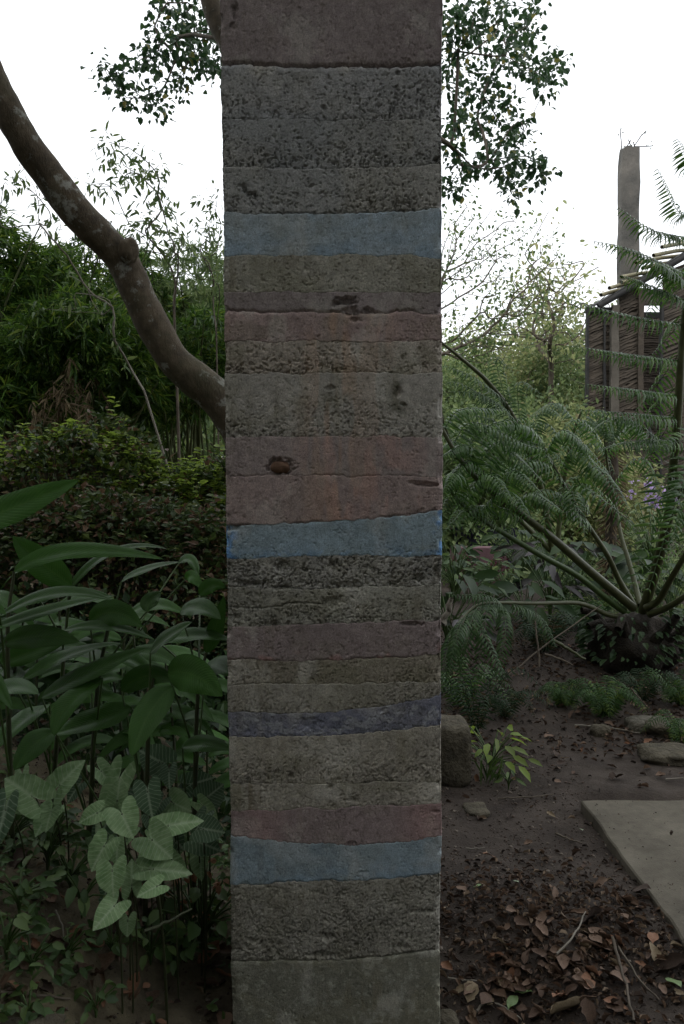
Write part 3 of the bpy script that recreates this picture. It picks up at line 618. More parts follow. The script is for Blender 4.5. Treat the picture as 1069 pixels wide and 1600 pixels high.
# ------------------------------------------------------------------ crowned trees; unseen ones added behind and beside the camera to block skylight
def crown_tree(x, y, h, rx, rz_, ncl, nleaf, lsize, leafm, label, trunk_r=.12, name='tree', group=None, low=.25, tmpl=SIMPLE, seed=0, barkm='bark', tw=.006):
    base = gp(x, y); t = thing(name, label, 'tree', base, group)
    th = R_.uniform(0, 2 * PI, ncl); u = R_.uniform(-1, 1, ncl); r = R_.uniform(.45, 1, ncl) ** .5
    lump = .75 + .5 * vnoise(th * 1.3 + x, u * 2 + y, int(abs(x * 7)) + seed)
    c = np.c_[np.cos(th) * np.sqrt(1 - u * u) * rx * r * lump, np.sin(th) * np.sqrt(1 - u * u) * rx * r * lump, u * rz_ * r * lump]
    c = c + base + (0, 0, h - rz_); c = c[c[:, 2] > base[2] + low]
    A, par, order = mst(base + (0, 0, max(.3, (h - 2 * rz_) * .9)), c, .3)
    bf = branches(A, par, order, tw, .45, 4, n=2); 
    top = A[0]; bf.build('branches', M[barkm], t)
    V, Fq = tube(smooth_line([base - (0, 0, .1), (base + top) / 2 + rnd(1)[0] * .05, top + (0, 0, .05)], 4), np.linspace(trunk_r * 1.2, trunk_r * .8, 9), 8); mk('trunk', V, Fq, M[barkm], t)
    V, F_ = clusters(c, nleaf, rx * .22, lsize, tmpl, .4); leaf_obj('crown', V, F_, M[leafm], t)
    return t
proto = crown_tree(-1.5, -6.5, 7.5, 3.0, 3.6, 150, 60, .22, 'canopy_leaf', 'wide dark tree added out of view round the viewpoint to shade the path', .16, 'added_shade_tree', 'unseen trees added for shade')
def copy_tree(o, loc, rz, sc=1.0, label=None):
    c = o.copy(); COL.objects.link(c); c.location = loc; c.rotation_euler = (0, 0, rz); c.scale = (sc,) * 3
    if label: c['label'] = label
    for ch in o.children:
        d = ch.copy(); COL.objects.link(d); d.parent = c
        for g_ in ch.children:
            e = g_.copy(); COL.objects.link(e); e.parent = d
    return c
for (x, y, rz, sc) in [(4.0, -5.2, 1, 1.0), (-6.2, -4, 2, 1.05), (-7.0, 1.0, 3, .95), (8.4, -1.5, 4, 1.0), (1.4, -10.5, 5, 1.3), (-5, -10, .5, 1.3), (7.5, -9, 2.5, 1.3), (-9.5, 5.5, .8, 1.0)]:
    copy_tree(proto, (x, y, float(gz(x, y))), rz, sc)

# ------------------------------------------------------------------ bamboo on the far left
def spray_leaves(c, d0, n, length, lsize, spread=.5):
    """leaves fanning off drooping twigs"""
    N0 = len(c); t = R_.uniform(.1, 1, (N0, n)); 
    pos = c[:, None] + d0[:, None] * t[..., None] * length - np.array([0, 0, 1.0]) * (t ** 2)[..., None] * length * .35
    d = nrm(d0[:, None] + rnd(N0 * n).reshape(N0, n, 3) * spread + np.array([0, 0, -.45]) * t[..., None])
    nn = nrm(rnd(N0 * n) * .5 + np.array([0, -.4, 1.0]))
    return scatter(*NARROW, pos.reshape(-1, 3), d.reshape(-1, 3), nn, lsize * R_.uniform(.6, 1.3, N0 * n), R_.uniform(.8, 1.3, N0 * n))
def bamboo(pxc, d, top_py, wpx, label, n_c, nsp, leafm='bamboo_leaf', lsize=.15, dry=0, bulge=None, lowpy=640):
    c0 = P(pxc, 700, d); base = gp(c0[0], c0[1]); t = thing('bamboo_clump', label, 'bamboo', base, 'bamboo along the far side of the garden')
    top = P(pxc, top_py, d)[2]; wd = wpx / F * d
    b_ = Buf(); allp = []
    for k in range(n_c):
        s = base + (R_.normal() * wd * .18, R_.normal() * .25, -.05); lean_ = R_.normal(size=2) * (wd * .5, .6); h = (top - base[2]) * R_.uniform(.7, 1.0)
        e = s + (lean_[0], lean_[1] - .3, h); m_ = s + (lean_[0] * .15, lean_[1] * .2, h * .6)
        l = bez(s, m_, e, 12); b_.add(*tube(l, np.linspace(.022, .006, 12), 6)); allp.append(l)
    b_.build('culms', M['culm'], t)
    hgt = top - base[2]; th = R_.uniform(0, 2 * PI, nsp); u = R_.uniform(0, 1, nsp)
    prof = np.sqrt(np.clip(1 - (2 * u - 1) ** 2, 0, 1)) * .6 + .5
    lowz = P(pxc, lowpy, d)[2]
    c = np.c_[np.cos(th) * wd * .5 * prof, np.sin(th) * .8 * prof, 0 * u] * R_.uniform(.45, 1.05, nsp)[:, None] + (base[0], base[1], 0); 
    c[:, 2] = lowz + (top - lowz) * u + .22 * np.sin(c[:, 0] * 5 + d)
    dd = nrm(np.c_[np.cos(th), np.sin(th) - .5, R_.normal(.1, .35, nsp)])
    V, F_ = spray_leaves(c, dd, 24, .42, lsize); leaf_obj('foliage', V, F_, M[leafm], t)
    if dry:
        k = dry; q = R_.uniform(0, 1, k); c = np.c_[base[0] + (q - .5) * wd * 1.0, base[1] - .9 + rnd(k, 1)[:, 0] * .2, lowz - .30 + .22 * np.sin(q * 9 + 1) + R_.normal(0, .12, k)]
        V, F_ = spray_leaves(c, nrm(np.c_[rnd(k, 1) * .6, -.5 * np.ones(k), -.6 * np.ones(k)]), 16, .4, .14, .45); leaf_obj('dry_leaves', V, F_, M['dry_bamboo'], t)
    return t
bamboo(20, 9.0, 372, 190, 'dark bamboo clump behind the upper end of the leaning trunk', 22, 900)
bamboo(105, 8.0, 520, 230, 'drooping bamboo clump fringed with dry straw coloured leaves', 14, 700, dry=60, lowpy=600)
bamboo(160, 10.0, 400, 210, 'bamboo clump crossed by the leaning trunk', 18, 900, lsize=.14)
bamboo(300, 10.5, 425, 190, 'paler bamboo clump seen beside the column, under the saplings', 18, 900, 'far_green', lsize=.13, lowpy=600)
bamboo(290, 8.8, 520, 170, 'low bamboo clump in the gap under the leaning trunk', 12, 500, lowpy=650)
bamboo(-90, 8.5, 350, 200, 'dark bamboo clump at the edge of the view', 16, 600)
bamboo(440, 11, 440, 200, 'bamboo clump behind the column', 14, 500, 'far_green', lowpy=600)
bamboo(20, 7.6, 570, 90, 'small bamboo clump low beside the dry leaved clump', 8, 260, lowpy=640)
for k, (x, y, h, lab) in enumerate([(-8.5, 15, 5.2, 'dense dark tree behind the bamboo, farthest along the row'), (-5.5, 15.5, 4.9, 'dense dark tree rising behind the middle bamboo'), (-2.8, 15.5, 4.7, 'dense dark tree behind the thin saplings')]):
    crown_tree(x, y, h, 2.3, 2.6, 120, 60, .2, 'bamboo_leaf' if k < 2 else 'far_green', lab, .14, 'tree', low=.1)

# ------------------------------------------------------------------ hedge in front of the bamboo
def bush(x, y, rx, ry, h, n, label, seed, sprigs=10, name='hedge_bush', tmat='lime_leaf', lmat='hedge_leaf', ls=.045):
    base = gp(x, y); t = thing(name, label, 'bush', base, 'hedge bushes before the bamboo')
    th = R_.uniform(0, 2 * PI, n); u = R_.uniform(0, 1, n) ** .7; r = R_.uniform(.6, 1.0, n)
    lump = .85 + .35 * fbm(th * 2, u * 4, seed, 3)
    ce = np.sqrt(np.clip(1 - u ** 3, 0, 1)); c = np.c_[np.cos(th) * rx * ce * r * lump, np.sin(th) * ry * ce * r * lump, u * h * lump] + base
    o = rnd(n) * .03; d = nrm(rnd(n) * .8 + np.c_[np.cos(th), np.sin(th), u * .3]); nn = nrm(rnd(n) * .6 + np.array([0, -.3, 1]))
    V, F_ = scatter(*SIMPLE, c + o, d, nn, ls * R_.uniform(.7, 1.4, n)); leaf_obj('foliage', V, F_, M[lmat], t)
    k = 130; tt = R_.uniform(0, 2 * PI, k); b_ = Buf()
    for q in tt:
        e = base + (math.cos(q) * rx * .8 * R_.uniform(.1, 1), math.sin(q) * ry * .8 * R_.uniform(.1, 1), h * R_.uniform(.6, .95)); b_.add(*tube(bez(base + (rnd(1)[0] * (.25, .1, 0)), (base + e) / 2 + (0, 0, -.1), e, 5), np.linspace(.009, .003, 5), 4))
    b_.build('stems', M['twig'], t)
    # fresh shoots on top
    pos = []; dd = []; b_ = Buf(); m_ = 560
    qx = R_.uniform(-1, 1, m_); qy = R_.uniform(-1, .6, m_)
    for a, bq in zip(qx, qy):
        if a * a + bq * bq > .62: continue
        r0 = math.hypot(a, bq); zz = h * (1 - r0 ** 3) ** (1 / 2.2) * .97; s = base + (a * rx * .95, bq * ry * .95, zz * (.86 + .22 * float(fbm(np.array([a * 3.0]), np.array([bq * 3.0]), seed)[0])))
        l = R_.uniform(.03, .11) * (2.6 if R_.random() < .05 else 1); e = s + (R_.normal() * .03, R_.normal() * .03, l); b_.add(*tube([s, (s + e) / 2, e], .0018, 3))
        for tq in np.arange(.1, 1.05, .17 if l < .15 else .1):
            for sgn in (-1, 1): pos.append(s + (e - s) * tq); an = R_.uniform(0, 2 * PI); dd.append((math.cos(an), math.sin(an), .3))
    b_.build('shoots', M['green_stem'], t)['kind'] = 'stuff'
    V, F_ = scatter(*OVAL, np.array(pos), np.array(dd), nrm(rnd(len(pos)) * .4 + (0, -.2, 1)), R_.uniform(.032, .062, len(pos))); leaf_obj('shoot_leaves', V, F_, M[tmat], t)
    return t
bush(-1.75, 5.2, .85, .6, 1.28, 9500, 'hedge bush of small red brown and green leaves below the dry bamboo', 3)
bush(-.75, 5.3, .72, .6, 1.28, 8500, 'hedge bush tipped with lime green shoots, beside the column', 5)
bush(-2.9, 5.4, .8, .6, 1.02, 6000, 'lower hedge bush farthest from the column', 8)
bush(-1.3, 4.55, 1.0, .5, .90, 9000, 'low dark hedge bush in front of the taller two', 9, tmat='hedge_leaf')
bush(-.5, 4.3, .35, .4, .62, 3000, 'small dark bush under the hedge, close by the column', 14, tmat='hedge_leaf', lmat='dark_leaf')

# ------------------------------------------------------------------ thin saplings against the sky, left
def px_tree(name, label, rootpx, d, lst, nleaf, rad, lsize, leafm, branchm, jit=.4, r_tip=.003, p=.45, tmpl=LANCE, droop=.6, foot_px=None, bias=.35, cat='tree', group=None):
    pts = cl3(lst, d, jit, 2.5); root = P(rootpx[0], rootpx[1], d); fq = P(foot_px if foot_px else rootpx[0], rootpx[1], d); base = gp(fq[0], fq[1]); t = thing(name, label, cat, base, group)
    A, par, order = mst(root, pts, bias); b_ = branches(A, par, order, r_tip, p)
    r0 = r_tip * len(pts) ** p
    b_.add(*tube(smooth_line([base - (0, 0, .05), base * .6 + root * .4 + rnd(1)[0] * .04, root], 4), np.linspace(r0 * 1.5, r0, 9), 6)); b_.build('branches', M[branchm], t)
    sel = pts[R_.random(len(pts)) < .95]; V, F_ = clusters(sel, nleaf, rad, lsize, tmpl, droop); leaf_obj('foliage', V, F_, M[leafm], t); return t
px_tree('sapling', 'thin sapling with feathery leaves standing against the sky beside the leaning trunk', (272, 480), 7.0,
        [(272, 440), (272, 395), (262, 360), (250, 330), (240, 300), (228, 275), (215, 262), (195, 258), (180, 240), (168, 222), (172, 250), (190, 275), (150, 290), (170, 292), (205, 285), (215, 270), (240, 262), (250, 300), (258, 320), (222, 345), (235, 340), (215, 360), (232, 355), (278, 350), (285, 370), (270, 375), (245, 395), (262, 405), (245, 258), (285, 390), (225, 315), (212, 240), (140, 292), (235, 370), (280, 410), (250, 290), (180, 222), (208, 392), (200, 350)],
        16, .075, .085, 'sap_leaf', 'twig', .3, .0025, .42)
px_tree('sapling', 'slender sapling rising close to the column edge beside the upper blue band', (338, 520), 7.2,
        [(335, 470), (330, 430), (322, 400), (318, 370), (325, 350), (310, 312), (315, 340), (335, 330), (340, 305), (335, 370), (345, 350), (300, 360), (312, 390), (340, 390), (325, 415), (345, 420), (305, 420), (330, 380), (345, 450), (300, 400), (290, 430), (310, 440)],
        14, .07, .075, 'sap_leaf', 'twig', .3, .0022, .4)
px_tree('sapling', 'pale bare sapling crossing behind the leaning trunk with leaves at its tips', (225, 610), 6.4,
        [(200, 570), (180, 530), (160, 495), (135, 450), (110, 410), (90, 375), (75, 355), (60, 350), (30, 348), (0, 350), (80, 340), (60, 310), (50, 300), (20, 265), (40, 290), (15, 290), (90, 330), (70, 320), (5, 290), (38, 262), (50, 280), (95, 350), (140, 490), (120, 480), (90, 482), (60, 480), (120, 455), (130, 440), (45, 320), (25, 275), (5, 320), (85, 300), (150, 480), (165, 465), (175, 480), (100, 430)],
        6, .06, .085, 'sap_leaf', 'pale_twig', .25, .0021, .42, foot_px=330)
# bare spreading tree right of the column
bt = []
for a0, L_ in [(78, 230), (66, 250), (55, 265), (44, 270), (33, 265), (24, 235), (14, 190), (95, 190), (108, 160), (4, 130), (-10, 110)]:
    for s in np.linspace(.22, 1, 9):
        for k in range(1 if s < .5 else 5):
            a = math.radians(a0 + R_.normal() * (1 if s < .5 else 6 * s)); l = L_ * s * R_.uniform(.92, 1.05); bt.append((665 + l * math.cos(a), 545 - l * math.sin(a) * .95))
t_ = px_tree('bare_tree', 'half bare tree with a fan of thin branches against the sky', (660, 560), 13.0, bt, 7, .18, .075, 'sap_leaf', 'twig', .5, .0040, .42, OVAL, .3, bias=.5)
px_tree('bare_tree', 'leafier tree behind the bare one, next to the hut', (860, 640), 17.0,
        [(860 + R_.normal() * 40, 480 + R_.normal() * 42) for _ in range(130)], 11, .32, .12, 'far_leaf', 'twig', 1.5, .008, .42, OVAL, .3, bias=.2)
# ------------------------------------------------------------------ bright trees beyond the garden, right
for k, (px, d, tpy, rx, lab, mt_) in enumerate([(715, 16, 560, 1.6, 'bright bushy tree next to the column', 'far_green'), (770, 19, 535, 2.0, 'yellow green bushy tree in the middle of the far row', 'far_leaf'), (850, 20, 512, 2.1, 'tallest yellow green tree, reaching to the hut', 'far_leaf'),
      (905, 18, 495, 1.7, 'green tree half hidden behind the hut wall', 'far_green'), (800, 14, 640, 1.5, 'low green bush below the far yellow tree', 'far_green'), (730, 12, 660, 1.1, 'low bush beside the column, behind the fern fronds', 'far_green'), (870, 13, 650, 1.3, 'bush of mixed green leaves in front of the hut corner', 'far_leaf'), (620, 18, 560, 2.4, 'tree behind the column', 'far_green'), (1010, 26, 560, 3, 'tree behind the hut', 'far_green'), (820, 30, 520, 4.5, 'distant broad tree closing the view', 'far_leaf'), (680, 30, 545, 4.5, 'distant tree seen past the column', 'far_green')]):
    c = P(px, tpy, d); x, y = c[0], c[1]; h = c[2] - float(gz(x, y)); crown_tree(x, y, h, rx, h * .52, 150, 110, .105 if d < 25 else .22, mt_, lab, .09, 'broadleaf_tree', 'trees beyond the garden', .1, SIMPLE, k, 'twig', .006)
# a continuous far wood so that no bare ground shows at the horizon
nf = 26000; th = R_.uniform(-.95, .95, nf); rr_ = R_.uniform(40, 55, nf); h_ = 4.2 + 2.2 * fbm(th * 14, th * 0, 4, 3)
c = np.c_[np.sin(th) * rr_, np.cos(th) * rr_, h_ * R_.uniform(0, 1, nf) ** .8 + .5]
V, F_ = scatter(*SIMPLE, c, rnd(nf), nrm(rnd(nf) + (0, -.6, .6)), R_.uniform(.5, .95, nf)); o = mk('far_wood', V, F_, M['far_green'], smooth=False); tag(o, 'far off wood closing the horizon all round', kind='stuff')
# ------------------------------------------------------------------ hut on stilts with its tall concrete post
HD = 14.0
def hp(px, py, dd=0.0): return P(px, py, HD + dd)
def hbox(name, px0, px1, py0, py1, d0, th, mat, parent, jit=0, lab=None):
    a = hp(px0, py1, d0); c = hp(px1, py0, d0); n1 = 1 if jit == 0 else 12
    zs = np.linspace(a[2], c[2], n1 + 1); V = []; 
    for i_, z in enumerate(zs):
        j = R_.normal(size=2) * jit
        V += [(a[0] + j[0], a[1] , z), (c[0] + j[1], a[1], z), (c[0] + j[1], a[1] + th, z), (a[0] + j[0], a[1] + th, z)]
    Fq = []
    for i_ in range(n1):
        for q in range(4): Fq.append((i_ * 4 + q, i_ * 4 + (q + 1) % 4, i_ * 4 + 4 + (q + 1) % 4, i_ * 4 + 4 + q))
    Fq.append((3, 2, 1, 0)); Fq.append((n1 * 4, n1 * 4 + 1, n1 * 4 + 2, n1 * 4 + 3))
    o = mk(name, V, np.array(Fq), M[mat], parent, smooth=False)
    if lab: o['label'] = lab
    return o
hb = hp(990, 760); hbase = gp(hb[0], hb[1]); hut = thing('bamboo_hut', 'dark hut walled with split bamboo, raised above the ferns', 'hut', hbase)
def slat_panel(px0, px1, topf, py1, d0, slope, seed, pitch=.05):
    """wall of overlapping rough split slats, every slat real"""
    b_ = Buf(); a = hp(px0, py1, d0); c = hp(px1, py1, d0); x0, x1 = a[0], c[0]; y = a[1]; z = a[2]; r = np.random.default_rng(seed)
    ztop = hp(px0, topf(px0), d0)[2], hp(px1, topf(px1), d0)[2]
    zz = z
    while zz < max(ztop) + abs(slope) * 1.2:
        n_ = 5; xs = np.linspace(x0, x1, n_ + 1) + r.normal(size=n_ + 1) * .008; xs[0] = x0 - r.uniform(0, .02)
        zl = zz + slope * (xs - x0) + r.normal(size=n_ + 1) * .008; lim = np.interp(xs, [x0, x1], ztop); floor_ = z
        w_ = pitch * r.uniform(.75, 1.15); V = []; yo = y - r.uniform(0, .02)
        for k in range(n_ + 1):
            lo = np.clip(zl[k], floor_, lim[k]); hi = np.clip(zl[k] + w_, floor_, lim[k]); V += [(xs[k], yo - .012, lo), (xs[k], yo + .006, hi), (xs[k], yo + .02, lo)]
        for k in range(n_): pass
        Fq = [(3 * k + q, 3 * k + 3 + q, 3 * k + 3 + (q + 1) % 3, 3 * k + (q + 1) % 3) for k in range(n_) for q in range(3)]
        if r.random() > .03: b_.add(np.array(V), np.array(Fq))
        zz += pitch * r.uniform(.75, 1.0)
    o = b_.build('slat', M['wood'], wall_, smooth=False); o['kind'] = 'stuff'; return o
roof = lambda p: np.interp(p, [917, 935, 1050, 1100], [482, 478, 412, 384]) + 6
for (a, c, tf, d0, sl_, lab) in [(918, 942, lambda p: 487, 0, .45, 'narrow slat panel at the hut corner'), (943, 955, lambda p: 487, .9, .0, 'recessed strip of level slats'), (966, 996, roof, 0, .45, 'tall slat panel under the eave'), (1003, 1033, lambda p: 499, 1.2, 0, 'recessed level slat panel under the opening'), (1033, 1130, roof, 0, .4, 'wide slat panel behind the fern'), (975, 1015, lambda p: 640, -.05, .05, 'lower slat panel near the floor beam')]:
    # backing board so that light does not leak between slats
    tp_ = min(tf(a), tf(c)); wall_ = hbox('wall_panel', a, c, max(tf(a), tf(c)) + 2, 754, d0 + .03, .03, 'wood', hut, lab=lab)
    slat_panel(a, c, tf, 754, d0, sl_, int(a), .05)
for (a, c, t0, t1, d0, mt_, lab) in [(941.5, 945, 486, 756, -.06, 'black_beam', None), (954, 966, 478, 735, -.1, 'wood_grey', 'pale weathered timber post'), (996, 1004, 452, 756, -.08, 'wood', None), (1031, 1034.5, 470, 756, -.08, 'black_beam', None), (915.5, 919, 480, 758, -.06, 'black_beam', None)]:
    o = hbox('post', a, c, t0, t1, d0, .1, mt_, hut, .006)
    if lab: o['label'] = lab
hbox('beam', 916, 968, 480, 488, -.12, .1, 'black_beam', hut, .0)
hbox('beam', 1004, 1033, 487.5, 497, 1.1, .1, 'black_beam', hut, .0)
hbox('beam', 1004, 1033, 452, 476, 1.1, .1, 'wood_grey', hut, .0)
hbox('floor_beam', 912, 1140, 752, 761, -.1, .2, 'wood', hut, .0)
for px in (922, 985, 1060): hbox('stilt', px, px + 9, 758, 905, .1, .14, 'wood', hut, .01)
for px, dd in ((922, 2.6), (1060, 2.6)): hbox('stilt', px, px + 9, 758, 890, dd, .14, 'wood', hut, .01)
V, Fq = tube([hp(935, 479, -.2), hp(1050, 413, -.2), hp(1110, 378, -.2)], .055, 6); mk('rafter', V, Fq, M['black_beam'], hut)
# roof sheet behind the rafters
a = hp(933, 477, -.15); c = hp(1110, 375, -.15); V = []
for z_ in (0, .03): V += [a + (0, 0, z_), c + (0, 0, z_), c + (0, .5, z_ + .06), a + (0, .5, z_ + .06)]
mk('roof', V, np.array([(3, 2, 1, 0), (4, 5, 6, 7), (0, 1, 5, 4), (1, 2, 6, 5), (2, 3, 7, 6), (3, 0, 4, 7)]), M['black_beam'], hut, smooth=False)
for (x0, y0, x1, y1) in [(939, 461, 985, 451), (952, 450, 1000, 441), (971, 441, 1020, 433), (971, 433, 1030, 425), (994, 411, 1069, 399), (1004, 419, 1060, 409), (1021, 399, 1090, 389), (1034, 386, 1100, 377), (1050, 371, 1072, 384)]:
    p0, p1 = hp(x0, y0, -.25), hp(x1, y1, .5); V, Fq = tube([p0, (p0 + p1) / 2 + (0, 0, .02), p1], .034, 8); mk('roof_pole', V, Fq, M['pole_bamboo'], hut)
V, Fq = tube([hp(1008, 650, -.3), hp(1020, 690, -.35), hp(1033, 728, -.4)], .035, 6); mk('brace', V, Fq, M['black_beam'], hut)
V, Fq = tube([hp(1006, 752, -.5), hp(985, 785, -.7), hp(975, 800, -.7)], .04, 6); mk('brace', V, Fq, M['red_leaf'], hut)['label'] = 'rusty red brace under the floor'
# concrete post
rough_c = rough_mat('weathered_concrete', [(.30, (.04, .04, .036)), (.46, (.10, .095, .085)), (.7, (.17, .155, .135))], 2.2, .95, .5, .02, 20, 8); M['wconc'] = rough_c
n_ = 60; zb_, zt_ = gp(hp(980, 900, .7)[0], hp(980, 900, .7)[1])[2] - .1, hp(980, 237, .7)[2]; V = []; Fq = []
cxp, cyp = hp(980.5, 500, .7)[:2]; hw = 14.0 / F * 14.7
for i_ in range(n_ + 1):
    z = zb_ + (zt_ - zb_) * i_ / n_; k = hw * (1 + .03 * math.sin(i_ * .6)); 
    if i_ == n_: k *= .96
    if i_ == 48: k *= .96
    for q in range(16):
        an = q * PI / 8 + PI / 16; e = (abs(math.cos(an)) ** 8 + abs(math.sin(an)) ** 8) ** (-1 / 8)
        jt = (fbm(np.array([q * .7]), np.array([i_ * .4]), 5)[0] - .5) * .03; V.append((cxp + math.cos(an) * e * k + jt, cyp + math.sin(an) * e * k, z + (.018 * math.sin(q * 1.9) if i_ == n_ else 0)))
for i_ in range(n_):
    for q in range(16): Fq.append((i_ * 16 + q, i_ * 16 + (q + 1) % 16, i_ * 16 + 16 + (q + 1) % 16, i_ * 16 + 16 + q))
V.append((cxp, cyp, zt_ + .02)); F3 = [(n_ * 16 + q, n_ * 16 + (q + 1) % 16, len(V) - 1) for q in range(16)]
post = thing('concrete_post', 'tall square weathered concrete post with rusty bars and weeds on its top', 'post', (cxp, cyp, zb_))
mk('shaft', V, [np.array(Fq), np.array(F3)], rough_c, post, smooth=False)
for l in [[(972, 238), (971, 222), (969, 203)], [(984, 236), (985, 226), (982, 218)], [(989, 238), (992, 230), (990, 222)], [(990, 230), (1002, 212), (1010, 204)], [(992, 229), (1006, 229), (1020, 228)], [(976, 238), (980, 228), (986, 219)]]:
    V, Fq = tube([P(a_, b_, 14.7) for a_, b_ in l], .009, 5); mk('rusty_bar', V, Fq, M['black_beam'], post)
bc = np.array([P(a_, b_, 14.7) for a_, b_ in [(972, 230), (969, 206), (986, 225), (1007, 207), (1015, 228), (980, 233)]])
V, F_ = clusters(bc, 7, .035, .06, LANCE, 0); leaf_obj('weeds', V, F_, M['dark_leaf'], post)

# low painted wall behind the ferns
def wallbox(name, px0, px1, py0, py1, d, th, mat, label, cat):
    a = P(px0, py1, d); c = P(px1, py0, d); zb2 = float(gz(a[0], a[1])) - .1
    V, Fq = box_mesh(a[0], c[0], a[1], a[1] + th, 0, c[2] - min(a[2], zb2), .01, 6, .1); V[:, 2] += min(a[2], zb2); o = mk(name, V, Fq, M[mat], loc=((a[0] + c[0]) / 2, a[1], zb2), smooth=False); return tag(o, label, cat)
wallbox('pink_wall', 708, 790, 855, 905, 9.6, .2, 'pink_wall', 'low pink wall seen between the column and the fern stalks', 'wall')
wallbox('purple_wall', 712, 806, 822, 846, 11.2, .2, 'purple_wall', 'low purple wall behind the pink wall', 'wall')

# ------------------------------------------------------------------ giant fern
def pinna(l, ll, n=26, mat='fern', parent=None, name='leaflet_spray', droop=.5, wd=.17, nrm_hint=None, tmpl=None, r=.004, taper=.75, sweep=.35):
    """a midrib with narrow leaflets down both sides"""
    l = np.asarray(l, float); Lf = smooth_line(l, max(3, int(24 / len(l)))); L = np.linalg.norm(np.diff(Lf, axis=0), axis=1); s = np.concatenate([[0], np.cumsum(L)]); s /= s[-1]
    q = np.linspace(.06, .985, n); pos = np.stack([np.interp(q, s, Lf[:, k]) for k in range(3)], 1); T = nrm(np.gradient(pos, axis=0))
    up = np.array([0, -.25, 1.0]) if nrm_hint is None else np.asarray(nrm_hint); side = nrm(np.cross(T, up)); b_ = Buf(); nn = nrm(np.cross(side, T))
    prof = np.clip(np.minimum(1, .55 + q * 3) * (1 - q ** 3 * taper), .12, 1)
    for sg in (-1, 1):
        d = nrm(side * sg + T * sweep + np.array([0, 0, -droop * .75]) + rnd(n) * .07)
        b_.add(*scatter(*(tmpl or ARCH), pos, d, nrm(nn + rnd(n) * .12), ll * prof * R_.uniform(.88, 1.08, n), wd / .17 * np.ones(n)))
    b_.add(*tube(Lf, np.linspace(r, r * .3, len(Lf)), 4)); return b_.build(name, M[mat], parent)
fb = P(990, 965, 6.2); fbz = float(gz(fb[0], fb[1])); fbase = np.array([fb[0], fb[1], fbz])
fern = thing('giant_fern', 'giant fern with thick arching stalks and long glossy leaflets', 'fern', fbase)
V, Fq = blob(fbase + (.02, .05, .18), (.34, .30, .26), 31, .45, 26); mk('crown_base', V, Fq, M['crown_dark'], fern)
th = R_.uniform(0, 2 * PI, 260); u = R_.uniform(-.3, 1, 260); cbp = fbase + np.c_[np.cos(th) * .36, np.sin(th) * .33, .18 + .30 * u]; V, F_ = scatter(*OVAL, cbp, np.c_[np.cos(th), np.sin(th), -.3 + 0 * u], nrm(rnd(260) * .5 + (0, -.5, 1)), R_.uniform(.04, .10, 260)); leaf_obj('leaves', V, F_, M['dark_leaf'], fern)
for k in range(9):
    a = R_.uniform(0, 2 * PI); V, Fq = tube([fbase + (math.cos(a) * .15, math.sin(a) * .15, .2), fbase + (math.cos(a) * .33, math.sin(a) * .33, .38 + R_.uniform(-.1, .08)), fbase + (math.cos(a) * .42, math.sin(a) * .42, R_.uniform(.3, .5))], [.05, .035, .028], 7); mk('old_stalk_stub', V, Fq, M['crown_dark'], fern)
def frond(pts, r0, r1, mat='stalk', label=None):
    l = smooth_line([P(*p) for p in pts], 7); V, Fq = tube(l, np.linspace(r0, r1, len(l)), 9); o = mk('frond', V, Fq, M[mat], fern)
    if label: o['label'] = label
    return o, l
def at(l, t): 
    s = np.concatenate([[0], np.cumsum(np.linalg.norm(np.diff(l, axis=0), axis=1))]); s /= s[-1]; return np.array([np.interp(t, s, l[:, k]) for k in range(3)])
def sprays(o, l, lst, ll=.12, n=26, mat='fern', droop=.8, hint=None):
    ll = ll * 1.15; n = int(n * .8)
    for (t, mx, my, tx, ty, dm, dt) in lst:
        a = at(l, t); c = P(mx, my, dm); e = P(tx, ty, dt)
        pinna([a, c, e], ll, n, mat, o, droop=droop, wd=.145, nrm_hint=hint)
# F1 the thick stalk running up to the column
o, l = frond([(990, 950, 6.1), (925, 895, 5.9), (873, 849, 5.75), (830, 815, 5.6), (789, 784, 5.5), (753, 756, 5.4), (715, 712, 5.3), (680, 650, 5.3)], .036, .012, label='thick dark stalk reaching down from the column to the crown')
sprays(o, l, [(.62, 760, 745, 705, 798, 5.4, 5.3), (.66, 800, 735, 845, 770, 5.3, 5.1), (.72, 735, 720, 692, 760, 5.3, 5.2), (.74, 790, 705, 850, 755, 5.4, 5.2), (.82, 730, 695, 692, 712, 5.3, 5.2), (.80, 780, 690, 855, 705, 5.4, 5.2), (.9, 740, 660, 830, 700, 5.4, 5.3), (.86, 765, 665, 840, 650, 5.4, 5.5), (.95, 720, 640, 790, 640, 5.3, 5.4), (.56, 770, 790, 710, 800, 5.5, 5.3), (.6, 830, 770, 880, 800, 5.4, 5.2)], .125, 28)
# F2 paler lower stalk
o, l = frond([(975, 955, 6.1), (949, 936, 6.0), (900, 898, 5.8), (844, 867, 5.6), (790, 835, 5.5), (749, 809, 5.4), (722, 788, 5.3), (690, 750, 5.2)], .028, .010, 'green_stem', 'paler lower stalk')
sprays(o, l, [(.70, 745, 790, 695, 830, 5.3, 5.1), (.76, 715, 770, 690, 800, 5.3, 5.2), (.80, 790, 768, 830, 810, 5.2, 5.0), (.88, 760, 740, 800, 780, 5.2, 5.0), (.92, 712, 740, 694, 770, 5.1, 5.0)], .12, 26)
